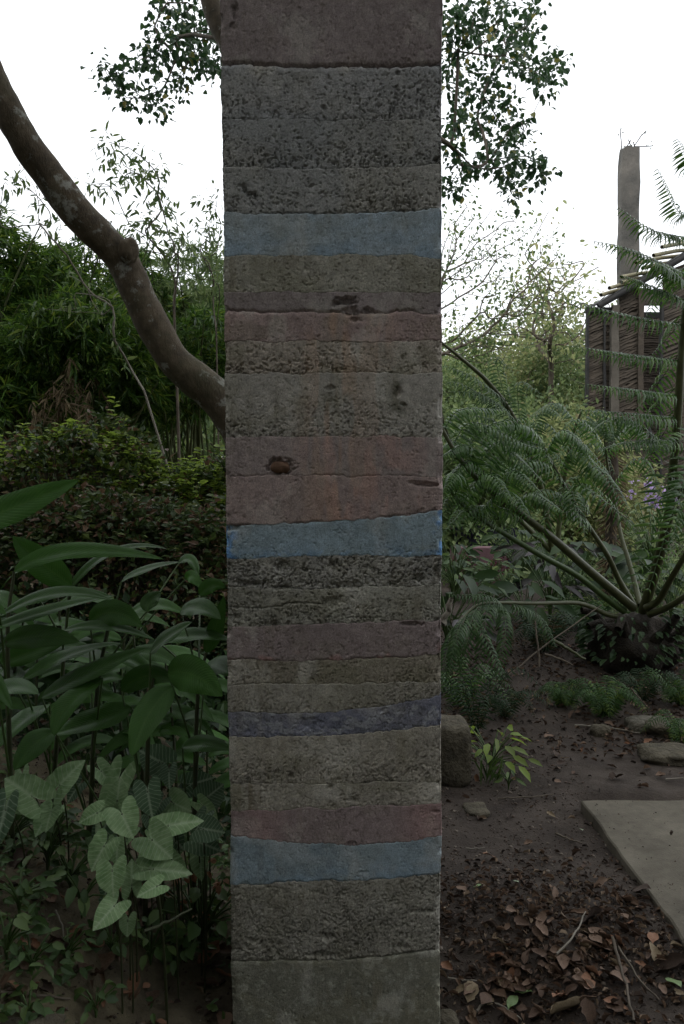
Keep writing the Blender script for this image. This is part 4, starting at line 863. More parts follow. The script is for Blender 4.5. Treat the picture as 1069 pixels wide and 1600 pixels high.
# F3, F4 upright stalks in the middle
o, l = frond([(990, 945, 6.2), (967, 905, 6.2), (949, 867, 6.1), (925, 830, 6.1), (906, 800, 6.1), (880, 755, 6.0), (858, 715, 6.0), (840, 680, 6.0)], .026, .008)
sprays(o, l, [(.55, 905, 758, 1010, 835, 5.7, 5.3), (.58, 850, 765, 800, 822, 5.7, 5.5), (.68, 930, 730, 985, 800, 5.8, 5.5), (.72, 840, 720, 772, 745, 5.8, 5.6), (.78, 900, 700, 950, 760, 5.9, 5.7), (.84, 830, 690, 765, 700, 5.9, 5.8), (.9, 880, 672, 930, 712, 5.9, 5.8), (.95, 820, 665, 775, 665, 5.9, 5.9), (.63, 895, 770, 915, 840, 5.6, 5.4), (.5, 870, 790, 840, 850, 5.7, 5.6)], .145, 28)
o, l = frond([(1000, 945, 6.2), (993, 915, 6.3), (982, 875, 6.4), (971, 838, 6.5), (962, 790, 6.6), (950, 730, 6.6), (945, 690, 6.5)], .024, .008)
sprays(o, l, [(.6, 905, 745, 860, 790, 6.3, 6.1), (.72, 1000, 715, 1035, 780, 6.4, 6.2), (.8, 900, 690, 862, 720, 6.4, 6.2), (.9, 985, 665, 1020, 700, 6.4, 6.2), (.95, 905, 655, 870, 690, 6.4, 6.3)], .12, 24)
# F5 level stalk to the left whose spray droops near the ground
o, l = frond([(975, 965, 6.1), (949, 960, 6.0), (925, 949, 5.9), (898, 942, 5.8), (840, 943, 5.6), (782, 942, 5.4), (745, 946, 5.2), (715, 975, 5.0)], .022, .007, label='level stalk drooping towards the column')
sprays(o, l, [(.70, 790, 985, 775, 1060, 5.2, 5.1), (.76, 760, 960, 742, 1075, 5.1, 5.0), (.84, 735, 975, 712, 1090, 5.0, 4.9), (.92, 715, 990, 700, 1060, 4.9, 4.8), (.72, 760, 930, 705, 930, 5.2, 5.1), (.66, 840, 960, 868, 1010, 5.5, 5.4), (.97, 700, 1010, 690, 1080, 4.9, 4.8), (.9, 765, 1010, 800, 1085, 5.0, 4.9)], .095, 26, 'fern_grey', 1.0)
# F6 stalks to the right
o, l = frond([(1010, 950, 6.1), (1029, 938, 6.0), (1048, 905, 5.8), (1069, 870, 5.6), (1110, 800, 5.4), (1150, 700, 5.3)], .03, .012)
sprays(o, l, [(.50, 1045, 740, 990, 915, 5.3, 5.0), (.58, 1075, 740, 1012, 925, 5.2, 4.9), (.66, 1080, 720, 1040, 900, 5.2, 4.8), (.75, 1090, 690, 1035, 700, 5.2, 5.0)], .15, 30, 'fern', .5, (.5, -1, .5))
o, l = frond([(1015, 960, 6.1), (1045, 948, 5.9), (1080, 925, 5.7), (1130, 890, 5.5), (1200, 880, 5.4)], .028, .012); sprays(o, l, [(.7, 1130, 920, 1060, 960, 5.3, 5.1), (.9, 1170, 900, 1100, 950, 5.3, 5.1)], .12, 24)
# F7 upright stalk along the right edge, nearer to the camera
o, l = frond([(1005, 955, 6.2), (1025, 890, 5.9), (1040, 830, 5.6), (1047, 790, 5.5), (1053, 720, 5.35), (1059, 650, 5.25), (1063, 580, 5.15), (1067, 525, 5.1), (1075, 450, 5.0), (1092, 350, 4.9), (1120, 240, 4.8), (1150, 140, 4.8)], .040, .012, label='upright stalk carrying level sprays')
sprays(o, l, [(.395, 975, 652, 913, 682, 5.1, 5.0), (.46, 975, 645, 898, 640, 5.0, 4.9), (.50, 985, 608, 915, 600, 5.0, 4.85), (.56, 980, 553, 893, 540, 5.0, 4.8), (.62, 970, 490, 873, 463, 4.9, 4.7), (.42, 985, 690, 930, 705, 5.1, 5.0),
   (.70, 985, 390, 925, 376, 4.8, 4.7), (.76, 1020, 360, 966, 324, 4.7, 4.6), (.83, 1065, 335, 1026, 262, 4.7, 4.6), (.90, 1085, 260, 1058, 216, 4.7, 4.6), (.66, 1000, 440, 970, 430, 4.9, 4.8), (.68, 1040, 420, 1000, 400, 4.8, 4.7)], .115, 34, 'fern', .85)
sprays(o, l, [(.58, 1035, 590, 985, 655, 5.4, 5.7), (.52, 1020, 640, 965, 690, 5.5, 5.8), (.64, 1050, 520, 1015, 560, 5.4, 5.6), (.48, 1030, 690, 1000, 740, 5.5, 5.8), (.72, 1040, 440, 1010, 500, 5.2, 5.4)], .11, 24, 'fern', .6)
# greyer palm like fern beyond, with a pale slanting stalk
f2 = gp(*(P(860, 860, 8.2)[:2])); fern2 = thing('palm_fern', 'paler tree fern behind, its straight stalk slanting from the column', 'fern', f2)
def frond2(pts, r0, r1, lst, ll, n=24, mat='fern_grey', par=None, stem='stalk', droop=.7):
    l = smooth_line([P(*p) for p in pts], 6); V, Fq = tube(l, np.linspace(r0, r1, len(l)), 7); o = mk('frond', V, Fq, M[stem], par); sprays(o, l, lst, ll, n, mat, droop); return o
frond2([(865, 870, 8.2), (845, 760, 8.0), (804, 656, 7.6), (765, 600, 7.3), (727, 565, 7.0), (690, 535, 6.9)], .035, .012,
       [(.55, 760, 620, 700, 610, 7.2, 7.0), (.65, 740, 590, 694, 570, 7.1, 7.0), (.5, 810, 600, 845, 615, 7.3, 7.1), (.62, 775, 560, 800, 580, 7.1, 7.0), (.45, 850, 640, 880, 655, 7.5, 7.3), (.6, 720, 600, 694, 600, 7.1, 7.0), (.4, 770, 690, 740, 730, 7.5, 7.3), (.48, 750, 650, 700, 680, 7.4, 7.2)], .13, 26, par=fern2)
frond2([(870, 860, 8.2), (880, 760, 8.1), (895, 680, 7.9), (910, 640, 7.8)], .03, .01, [(.6, 850, 700, 815, 735, 7.9, 7.8), (.7, 850, 660, 800, 690, 7.9, 7.7), (.8, 935, 640, 960, 690, 7.8, 7.6), (.9, 870, 630, 830, 650, 7.8, 7.6), (.6, 930, 690, 960, 740, 7.9, 7.8)], .13, 24, par=fern2)
frond2([(860, 860, 8.2), (800, 800, 8.0), (740, 740, 7.6), (700, 680, 7.3), (680, 600, 7.1)], .03, .01, [(.5, 735, 770, 700, 820, 7.6, 7.4), (.6, 720, 730, 692, 760, 7.4, 7.2), (.7, 710, 690, 692, 700, 7.3, 7.2), (.6, 780, 720, 820, 760, 7.4, 7.2), (.75, 740, 670, 790, 700, 7.3, 7.1)], .13, 24, mat='fern', par=fern2)
# spiny trunked palm behind the giant fern
pbq = gp(*(P(955, 880, 8.6)[:2])); pal = thing('spiny_palm', 'slim palm with a shaggy spiny trunk behind the giant fern', 'palm', pbq)
l = smooth_line([pbq, P(955, 820, 8.6), P(958, 740, 8.6), P(953, 690, 8.6)], 6); V, Fq = tube(l, .06, 10); mk('trunk', V, Fq, M['wood'], pal)
kk = R_.uniform(0, 1, 500); pp = np.array([at(l, q) for q in kk]); aa = R_.uniform(0, 2 * PI, 500); dd = np.c_[np.cos(aa), np.sin(aa), -.6 + 0 * aa]
V, F_ = scatter(*NARROW, pp + dd * .05, dd, nrm(rnd(500)), .15); leaf_obj('spines', V, F_, M['dry_bamboo'], pal)
for k in range(12):
    a = k / 12 * 2 * PI + .2; e = l[-1] + (math.cos(a) * .45, math.sin(a) * .45, -.12); pinna([l[-1], l[-1] + (math.cos(a) * .22, math.sin(a) * .22, .22), e], .09, 22, 'fern_grey', pal, 'leaf', .8)

# ------------------------------------------------------------------ low ferns
def floor_fern(x, y, nf, ln, ll, label, mat='fern_floor', h=.6, a0=0, a1=2 * PI, n=22):
    b0 = gp(x, y); t = thing('ground_fern', label, 'fern', b0, 'small ferns on the ground')
    for k in range(nf):
        a = a0 + (a1 - a0) * (k + R_.uniform(-.3, .3)) / nf; q = ln * R_.uniform(.7, 1.1); dr = np.array([math.cos(a), math.sin(a), 0])
        pinna([b0, b0 + dr * q * .45 + (0, 0, q * h), b0 + dr * q * .95 + (0, 0, q * h * .45)], ll, n, mat, t, 'leaf', .25, r=.003, taper=.85)
    return t
def fpx(px, py, d): c = P(px, py, d); return c[0], c[1]
floor_fern(*fpx(945, 1085, 5.2), 11, .36, .085, 'pale green fern clump growing on the path edge beyond the slab')
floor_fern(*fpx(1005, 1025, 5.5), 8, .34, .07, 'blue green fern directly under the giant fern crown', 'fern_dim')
floor_fern(*fpx(1060, 1020, 5.4), 8, .34, .08, 'green fern at the edge of view under the giant fern')
floor_fern(*fpx(880, 1070, 5.4), 8, .30, .07, 'wispy small fern between bare twigs and the pale clump')
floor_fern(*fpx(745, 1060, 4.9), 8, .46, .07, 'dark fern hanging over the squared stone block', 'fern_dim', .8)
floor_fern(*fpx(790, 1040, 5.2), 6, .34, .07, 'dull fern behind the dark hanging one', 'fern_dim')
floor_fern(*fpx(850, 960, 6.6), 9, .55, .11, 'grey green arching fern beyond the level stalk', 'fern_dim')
floor_fern(*fpx(915, 950, 7.2), 9, .5, .11, 'mid green fern in the shade beyond the thick stalks')
floor_fern(*fpx(1065, 1120, 4.7), 6, .26, .06, 'low fern beside the pale rocks')
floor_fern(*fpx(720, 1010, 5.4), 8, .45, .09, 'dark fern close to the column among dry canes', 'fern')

# broad leaf plants
def leafy(x, y, n, h, ls, tmpl, mat, label, cat='plant', name='leafy_plant', stem='green_stem', spread=.5, group=None, up=.6, droop=.3):
    b0 = gp(x, y); t = thing(name, label, cat, b0, group); b_ = Buf(); pos = []; dd = []
    for k in range(n):
        a = R_.uniform(0, 2 * PI); q = R_.uniform(.35, 1); e = b0 + (math.cos(a) * h * spread * q, math.sin(a) * h * spread * q, h * R_.uniform(.45, 1.0))
        b_.add(*tube(bez(b0, b0 + (0, 0, h * .5), e, 5), .0025 + .002 * h, 4)); pos.append(e); dd.append((math.cos(a), math.sin(a), -droop + R_.normal() * .25))
    b_.build('stems', M[stem], t)['kind'] = 'stuff'; V, F_ = scatter(*tmpl, np.array(pos), np.array(dd), nrm(rnd(n) * .3 + (0, -.4, up)), ls * R_.uniform(.7, 1.2, n)); mk('leaves', V, F_, M[mat], t); return t
leafy(*fpx(768, 1165, 4.2), 26, .24, .095, lf6(.42), 'lime_leaf', 'bright green leafy plant beside the squared stone block', spread=.9)
leafy(*fpx(795, 1195, 4.0), 8, .12, .07, LANCE, 'weed', 'small upright green seedling in front of the bright plant')
leafy(*fpx(720, 950, 6.0), 14, .45, .22, lf6(.3), 'cordyline', 'plant with long purplish glossy leaves touching the column')
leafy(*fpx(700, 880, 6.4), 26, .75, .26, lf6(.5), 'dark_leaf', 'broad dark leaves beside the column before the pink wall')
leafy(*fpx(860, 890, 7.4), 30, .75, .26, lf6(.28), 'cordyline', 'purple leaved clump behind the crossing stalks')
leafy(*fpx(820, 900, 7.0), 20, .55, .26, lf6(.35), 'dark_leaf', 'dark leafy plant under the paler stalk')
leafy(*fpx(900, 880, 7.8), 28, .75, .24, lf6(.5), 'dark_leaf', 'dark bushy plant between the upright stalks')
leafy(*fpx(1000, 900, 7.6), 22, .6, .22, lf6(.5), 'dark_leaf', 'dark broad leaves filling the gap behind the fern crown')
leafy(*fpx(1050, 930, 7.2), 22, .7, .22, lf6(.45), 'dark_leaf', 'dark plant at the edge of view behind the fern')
leafy(*fpx(712, 900, 8.4), 40, .55, .15, LANCE, 'weed', 'light green weeds between the column and the pink wall')
leafy(*fpx(790, 920, 8.2), 50, .40, .13, LANCE, 'far_green', 'light green weeds before the end of the pink wall')
leafy(*fpx(760, 900, 8.6), 60, .45, .10, LANCE, 'weed', 'light green weeds under the red flower spikes')
leafy(*fpx(880, 920, 8.0), 60, .40, .10, LANCE, 'weed', 'light green weeds beyond the level stalk')
leafy(*fpx(706, 880, 8.8), 60, .62, .14, OVAL, 'dark_leaf', 'dark shrub closing the gap between the column and the painted walls', 'bush', 'shrub')
leafy(*fpx(815, 880, 8.9), 70, .75, .13, OVAL, 'dark_leaf', 'dark shrub at the far end of the purple wall', 'bush', 'shrub')
leafy(*fpx(770, 900, 7.6), 36, .42, .12, LANCE, 'dark_leaf', 'thin dark shrub in front of the painted walls', 'bush', 'shrub')
# flowering bush by the hut
bq = fpx(1020, 830, 9.5); t = leafy(*bq, 90, 1.05, .10, OVAL, 'far_green', 'small bush with pale purple flowers under the hut', 'bush', 'flower_bush')
fc = np.array([P(R_.normal(1018, 16), R_.normal(772, 10), 9.1) for _ in range(20)]); V, F_ = clusters(fc, 5, .03, .05, BROAD, 0); leaf_obj('flowers', V, F_, M['petal'], t)['kind'] = 'stuff'
# red flower spikes
b0 = gp(*fpx(745, 890, 9.0)); t = thing('red_spike_plant', 'clump of dark red flower spikes before the pink wall', 'plant', b0); b_ = Buf(); pos = []
for k in range(60):
    s = b0 + (R_.normal() * .28, R_.normal() * .12, 0); e = s + (R_.normal() * .05, 0, R_.uniform(.25, .5)); b_.add(*tube([s, (s + e) / 2, e], .003, 3)); pos += [s + (e - s) * q for q in np.linspace(.5, 1, 8)]
b_.build('stems', M['green_stem'], t)['kind'] = 'stuff'; pos = np.array(pos); V, F_ = scatter(*OVAL, pos, rnd(len(pos)) + (0, 0, .6), rnd(len(pos)), .035); leaf_obj('flowers', V, F_, M['red_leaf'], t)['kind'] = 'stuff'
# yellow green filler undergrowth on the right, beyond the ferns
nf = 30000; x = R_.uniform(.6, 8, nf); y = R_.uniform(7.2, 14, nf); k = (x / y < .60) & (x / y > .05) & ~((y < 9.7) & (x / y < .26)) ; x = x[k]; y = y[k]
lump = fbm(x * 1.1, y * 1.1, 77, 3); z = gz(x, y) + np.clip(lump - .40, 0, 1) * 4.0 * R_.uniform(.1, 1, len(x)) * (.5 + .5 * ss(8, 11, y))
V, F_ = scatter(*SIMPLE, np.c_[x, y, z], rnd(len(x)) + (0, -.3, 0), nrm(rnd(len(x)) * .6 + (0, -.3, 1)), R_.uniform(.035, .085, len(x))); o = mk('undergrowth', V, F_, M['far_green'], smooth=False); tag(o, 'tangled undergrowth in the shade beyond the ferns', kind='stuff')
# undergrowth on the bank behind the gingers
nf = 9000; x = R_.uniform(-3.5, -.25, nf); y = R_.uniform(3.0, 4.6, nf); z = gz(x, y) + R_.uniform(0, 1, nf) ** 1.6 * (.10 + .45 * fbm(x * 2, y * 2, 9, 2))
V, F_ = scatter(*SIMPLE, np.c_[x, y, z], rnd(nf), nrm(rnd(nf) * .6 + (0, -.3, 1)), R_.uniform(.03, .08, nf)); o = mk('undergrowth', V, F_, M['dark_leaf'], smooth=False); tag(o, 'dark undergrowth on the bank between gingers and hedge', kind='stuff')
# ------------------------------------------------------------------ ginger plants on the bank
def big_leaf(a, c, e, width, up, parent, mat='ginger', name='leaf', fold=.16, wave=.05, ns=22, nw=6, twist=0, wide=.42, tip=1.0, label=None):
    l = bez(np.asarray(a, float), np.asarray(c, float), np.asarray(e, float), ns + 1); T = nrm(np.gradient(l, axis=0)); t = np.linspace(0, 1, ns + 1)
    side = nrm(np.cross(T, np.asarray(up, float)))
    if twist:
        nn0 = np.cross(side, T); an = (t - .5) * twist; side = side * np.cos(an)[:, None] + nn0 * np.sin(an)[:, None]
    nn = nrm(np.cross(side, T)); prof = np.sin(PI * np.clip(t, 0, 1) ** .78) ** .72; prof[0] = .02; prof[-1] = 0.004
    ph = R_.uniform(0, 6); V = []; uv = []
    for j in range(nw + 1):
        u = j / nw * 2 - 1; wv = wave * width * np.sin(t * (9 + 3 * np.sign(u)) + ph + u) * abs(u) ** 2 * prof
        z = fold * width * (abs(u) ** 1.3) * prof * (1 - .8 * abs(u)) * 2 + wv
        V.append(l + side * (u * prof * width / 2)[:, None] + nn * z[:, None]); uv.append(np.c_[np.full(ns + 1, .5 + u * .5 * .45), t])
    V = np.concatenate(V); uv = np.concatenate(uv); k = ns + 1; a_ = (np.arange(nw)[:, None] * k + np.arange(ns)).ravel()
    o = mk(name, V, np.c_[a_, a_ + 1, a_ + k + 1, a_ + k], M[mat], parent, uv=uv)
    if label: o['label'] = label
    return o
UPV = (0, -.5, .85)
# (base px,py | ctrl | tip | width px | depth base, tip | up)
GP = [
 ('tallest ginger plant, one long leaf arching over at the edge of view', (18, 1180, 2.35), [(18, 1180), (12, 1010), (22, 893)], 2.3, [
   ((22, 893), (95, 838), (257, 874), 30, 2.3, 2.25, (0, -.75, .6)), ((0, 962), (85, 905), (176, 938), 27, 2.2, 2.2, UPV), ((-20, 985), (70, 950), (182, 930), 24, 2.2, 2.3, UPV),
   ((5, 1005), (60, 985), (125, 1003), 34, 2.3, 2.2, (0, -.9, .3)), ((-40, 1100), (20, 1060), (60, 1085), 40, 2.1, 2.0, (0, -.5, .9))]),
 ('ginger plant whose broad leaf pokes in highest against the hedge', (-70, 1180, 1.75), [(-70, 1180), (-110, 980), (-125, 850)], 1.75, [
   ((-125, 850), (10, 800), (124, 750), 52, 1.75, 1.8, (.25, -.85, .5)), ((-120, 900), (-60, 905), (10, 960), 45, 1.7, 1.75, UPV), ((-100, 980), (-40, 1010), (20, 1110), 40, 1.7, 1.7, UPV)]),
 ('ginger plant with an upright leaf seen from its face', (78, 1190, 2.6), [(78, 1190), (98, 1050), (108, 930)], 2.55, [
   ((112, 915), (60, 880), (20, 838), 42, 2.5, 2.45, (.3, -1, .2)), ((108, 920), (170, 835), (262, 858), 22, 2.55, 2.6, UPV), ((60, 935), (120, 915), (178, 935), 20, 2.5, 2.5, UPV),
   ((100, 985), (160, 965), (243, 1000), 20, 2.4, 2.3, UPV), ((35, 1062), (110, 1010), (192, 1006), 30, 2.4, 2.3, UPV), ((0, 1035), (50, 1020), (118, 990), 30, 2.4, 2.45, (0, -.9, .3)), ((78, 1100), (30, 1120), (-20, 1180), 36, 2.5, 2.3, UPV)]),
 ('ginger plant in the middle of the group with two long low leaves', (138, 1200, 2.45), [(138, 1200), (150, 1100), (172, 960)], 2.4, [
   ((190, 908), (215, 888), (283, 878), 20, 2.5, 2.4, (0, -.6, .8)), ((65, 1090), (130, 1050), (232, 1012), 34, 2.35, 2.25, (.1, -.7, .7)), ((140, 970), (180, 940), (222, 980), 38, 2.4, 2.3, (0, -1, .1)),
   ((230, 955), (232, 935), (252, 925), 26, 2.45, 2.5, (0, -.8, .5)), ((140, 1010), (60, 1000), (-10, 1060), 30, 2.5, 2.4, UPV), ((160, 1060), (90, 1100), (85, 1150), 38, 2.3, 2.2, UPV)]),
 ('ginger plant with the hanging leaf above the arrowhead plant', (225, 1215, 2.4), [(225, 1215), (232, 1130), (240, 1060)], 2.35, [
   ((270, 1072), (225, 1110), (206, 1182), 44, 2.3, 2.15, (0, -1, .45)), ((205, 1105), (140, 1130), (75, 1150), 42, 2.4, 2.3, (0, -.7, .7)), ((85, 1143), (50, 1158), (22, 1204), 38, 2.25, 2.15, (0, -.9, .5)),
   ((235, 1020), (258, 995), (300, 972), 36, 2.35, 2.3, (0, -.6, .9)), ((190, 1080), (225, 1040), (275, 1065), 34, 2.4, 2.35, (0, -.9, .4)), ((240, 1060), (200, 1010), (150, 1035), 28, 2.5, 2.4, UPV)]),
 ('ginger plant close by the column with a broad dark leaf', (300, 1210, 2.5), [(300, 1210), (308, 1110), (322, 1020)], 2.45, [
   ((282, 955), (310, 938), (345, 968), 34, 2.5, 2.4, (0, -.7, .8)), ((245, 1003), (300, 985), (362, 1000), 32, 2.5, 2.45, UPV), ((262, 1052), (300, 1040), (348, 1088), 52, 2.3, 2.2, (0, -1, .3)),
   ((322, 1020), (338, 985), (350, 930), 26, 2.5, 2.5, (.5, -.8, .3)), ((285, 1168), (320, 1155), (362, 1172), 30, 2.35, 2.3, UPV), ((322, 1040), (345, 1030), (372, 1060), 40, 2.6, 2.5, UPV), ((312, 930), (330, 905), (352, 918), 22, 2.7, 2.7, (0, -.9, .3))]),
 ('ginger plant standing farther back in the shade of the others', (190, 1150, 3.1), [(190, 1150), (190, 1050), (200, 960)], 3.1, [
   ((200, 960), (240, 930), (290, 960), 26, 3.1, 3.0, UPV), ((190, 1000), (140, 980), (100, 1010), 26, 3.0, 3.0, UPV), ((200, 1020), (250, 1010), (290, 1050), 28, 3.0, 2.9, UPV), ((195, 1060), (150, 1050), (120, 1090), 26, 3.0, 2.9, UPV), ((290, 905), (300, 890), (318, 922), 18, 3.1, 3.0, (0, -.9, .3)), ((280, 880), (300, 860), (310, 900), 22, 3.3, 3.3, UPV)]),
]
for lab, (bx, by, bd), stem, sd, lvs in GP:
    s0 = P(bx, by, bd); base = gp(s0[0], s0[1]); t = thing('ginger_plant', lab, 'ginger', base, 'ginger plants on the bank')
    sp_ = [base - (0, 0, .03)] + [P(x_, y_, sd) for x_, y_ in stem[1:]]; l = smooth_line(sp_, 8); V, Fq = tube(l, np.linspace(.009, .004, len(l)), 7); mk('stem', V, Fq, M['dark_stem'], t)
    for (a_, c_, e_, w_, d1, d2, up) in lvs:
        A_ = P(*a_, d1); C_ = P(*c_, (d1 + d2) / 2); E_ = P(*e_, d2); big_leaf(A_, C_, E_, w_ * 1.12 / F * (d1 + d2) / 2, np.array(up) + rnd(1)[0] * .08, t, twist=R_.normal() * .35)
        k = int(np.argmin(np.linalg.norm(l - A_, axis=1))); k2 = max(0, k - 6)
        if np.linalg.norm(l[k] - A_) > .015: V, Fq = tube(bez(l[k2], (l[k2] + A_) / 2 + (0, 0, .02), A_, 6), [.004, .004, .0035, .003, .003, .0025], 5); mk('leaf_stalk', V, Fq, M['green_stem'], t)
# darker shoots behind, filling the stand
for j in range(9):
    px, d = (-30 + j * 44 + R_.normal() * 5), R_.uniform(2.8, 3.3); c = P(px, 1150, d); base = gp(c[0], c[1]); where = ['at the edge of view', 'behind the tallest ginger', 'left of the face on leaf', 'under the long low leaves', 'behind the middle ginger', 'beside a yellowing leaf', 'over the pale arrowheads', 'just behind the hanging leaf', 'between two broad leaves', 'near the column side', 'behind the broad dark leaf', 'touching the column', 'hidden partly by the column'][j]
    t = thing('ginger_plant', 'shaded ginger shoot ' + where, 'ginger', base, 'ginger plants on the bank')
    hgt = R_.uniform(.45, .75); top = base + (R_.normal() * .06, R_.normal() * .05, hgt); l = bez(base - (0, 0, .03), base + (0, 0, hgt * .5), top, 14); V, Fq = tube(l, np.linspace(.008, .003, 14), 6); mk('stem', V, Fq, M['dark_stem'], t)
    for k in range(7):
        q = l[5 + k + (k > 5)] if 5 + k + 1 < 14 else l[-1]; sgn = 1 if k % 2 else -1; a = R_.normal() * .5; dr = np.array([sgn * math.cos(a), math.sin(a), 0]); ln = R_.uniform(.24, .36)
        big_leaf(q, q + dr * ln * .5 + (0, 0, .10), q + dr * ln + (0, 0, R_.uniform(-.12, .03)), R_.uniform(.055, .075), (R_.normal() * .2, -.45, .85), t, twist=R_.normal() * .4, ns=14, nw=4)

# ------------------------------------------------------------------ arrowhead plant with pale leaves
def arrow_leaf(tip_px, sin_px, d, wpx, up, parent, mat='syng', cup=.22, droop=.16):
    n_ = nrm(np.array(up, float)); s = P(*sin_px, d); e = on_plane(*tip_px, s, n_); L_ = np.linalg.norm(e - s); T = nrm(e - s); sd = nrm(np.cross(T, n_))
    th = np.linspace(-PI, PI, 41)[:-1]; R1 = np.array([np.interp(abs(a), [0, .10, .35, .75, 1.2, 1.6, 2.05, 2.45, 2.75, 2.95, PI], [1, .90, .74, .58, .48, .45, .52, .64, .58, .24, .04]) for a in th])
    W = wpx / F * d; sx_ = W / (2 * .53 * L_)
    rings = [0, .25, .5, .75, 1.0]; V = [s]; uv = [(.5, .3)]
    for r in rings[1:]:
        for a, q in zip(th, R1):
            x = math.sin(a) * q * r * sx_ ; y = math.cos(a) * q * r
            z = cup * abs(x) ** 1.2 - droop * max(y, 0) ** 2 - .12 * max(-y, 0) + .018 * math.sin(a * 9 + L_ * 50) * r
            V.append(s + (sd * x + T * y + n_ * z) * L_); uv.append((.5 + x * .5, .3 + y * .7))
    k = len(th); F3 = [(0, 1 + i_, 1 + (i_ + 1) % k) for i_ in range(k)]; F4 = [(1 + r * k + i_, 1 + (r + 1) * k + i_, 1 + (r + 1) * k + (i_ + 1) % k, 1 + r * k + (i_ + 1) % k) for r in range(3) for i_ in range(k)]
    o = mk('leaf', V, [np.array(F3), np.array(F4)], M[mat], parent, uv=np.array(uv))
    b0 = np.array([s[0] * .75 + parent.location[0] * .25, s[1] + .12, 0]); b0[2] = float(gz(b0[0], b0[1])); V, Fq = tube(bez(b0, (b0 + s) / 2 + (0, .04, .05), s + n_ * .002 - T * .0, 8), np.linspace(.0028, .002, 8), 5); mk('leaf_stalk', V, Fq, M['dark_stem'], parent)
    return o
SY = [
 ('arrowhead plant with two pale leaves at the edge of the bank', (60, 1330), [((5, 1213), (50, 1244), 2.15, 58, (.1, -.8, .6), 0), ((129, 1185), (94, 1226), 2.2, 50, (-.3, -.8, .5), 0), ((-8, 1330), (8, 1265), 2.1, 34, (.6, -.7, .4), 1), ((70, 1300), (80, 1268), 2.2, 30, (0, -.7, .7), 0)]),
 ('arrowhead plant with the brightest heart shaped leaf in its middle', (190, 1400), [((151, 1300), (184, 1222), 2.35, 42, (.5, -.8, .4), 0), ((207, 1308), (191, 1272), 2.05, 54, (0, -.8, .6), 0), ((237, 1278), (231, 1236), 2.2, 44, (0, -.9, .4), 1), ((216, 1172), (250, 1190), 2.4, 52, (0, -.9, .4), 1), ((122, 1285), (152, 1270), 2.2, 34, (0, -.8, .6), 0), ((140, 1362), (163, 1322), 2.1, 46, (-.2, -.8, .5), 0), ((175, 1401), (176, 1360), 2.0, 54, (-.2, -.8, .6), 0), ((206, 1340), (206, 1382), 2.05, 32, (.2, -.8, .5), 0), ((146, 1452), (178, 1416), 1.97, 42, (.2, -.6, .8), 0), ((198, 1465), (200, 1438), 2.0, 28, (0, -.8, .5), 0), ((188, 1215), (183, 1250), 2.3, 34, (.2, -.9, .3), 0)]),
 ('arrowhead plant with long pale leaves turned towards the column', (275, 1400), [((319, 1279), (263, 1290), 2.15, 40, (0, -.7, .75), 0), ((299, 1268), (272, 1255), 2.3, 46, (0, -.9, .4), 0), ((269, 1340), (238, 1312), 2.08, 58, (.1, -.8, .6), 0), ((300, 1362), (240, 1358), 2.05, 38, (0, -.7, .7), 0), ((214, 1400), (245, 1385), 2.0, 32, (.2, -.7, .7), 0), ((352, 1300), (318, 1295), 2.25, 44, (0, -.8, .6), 1), ((350, 1225), (325, 1245), 2.4, 48, (0, -.9, .4), 1), ((345, 1330), (310, 1315), 2.3, 40, (0, -.8, .5), 1), ((335, 1215), (300, 1225), 2.5, 40, (0, -.9, .3), 1), ((288, 1330), (262, 1300), 2.4, 40, (0, -.9, .3), 1)]),
]
for lab, (bx, by), lvs in SY:
    c = P(bx, by, 2.25); base = gp(c[0], c[1]); t = thing('arrowhead_plant', lab, 'arrowhead plant', base, 'arrowhead plants on the bank')
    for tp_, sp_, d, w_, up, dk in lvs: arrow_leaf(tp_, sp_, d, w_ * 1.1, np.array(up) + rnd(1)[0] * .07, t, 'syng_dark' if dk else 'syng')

for k, t in enumerate([o for o in COL.objects if o.name.startswith('arrowhead_plant')]):
    bx, by = SY[k][1]
    for j in range((6, 12, 11)[k]):
        sx_, sy_ = bx + R_.normal() * 38, max(by - 85 + R_.normal() * 45, 1205); a = R_.uniform(-.9, .9); ln = R_.uniform(26, 44)
        arrow_leaf((sx_ + math.sin(a) * ln, sy_ + math.cos(a) * ln), (sx_, sy_), R_.uniform(2.2, 2.5), ln * R_.uniform(.85, 1.1), (R_.normal() * .3, -.7, R_.uniform(.3, .9)), t, 'syng' if R_.random() < .5 else 'syng_dark')
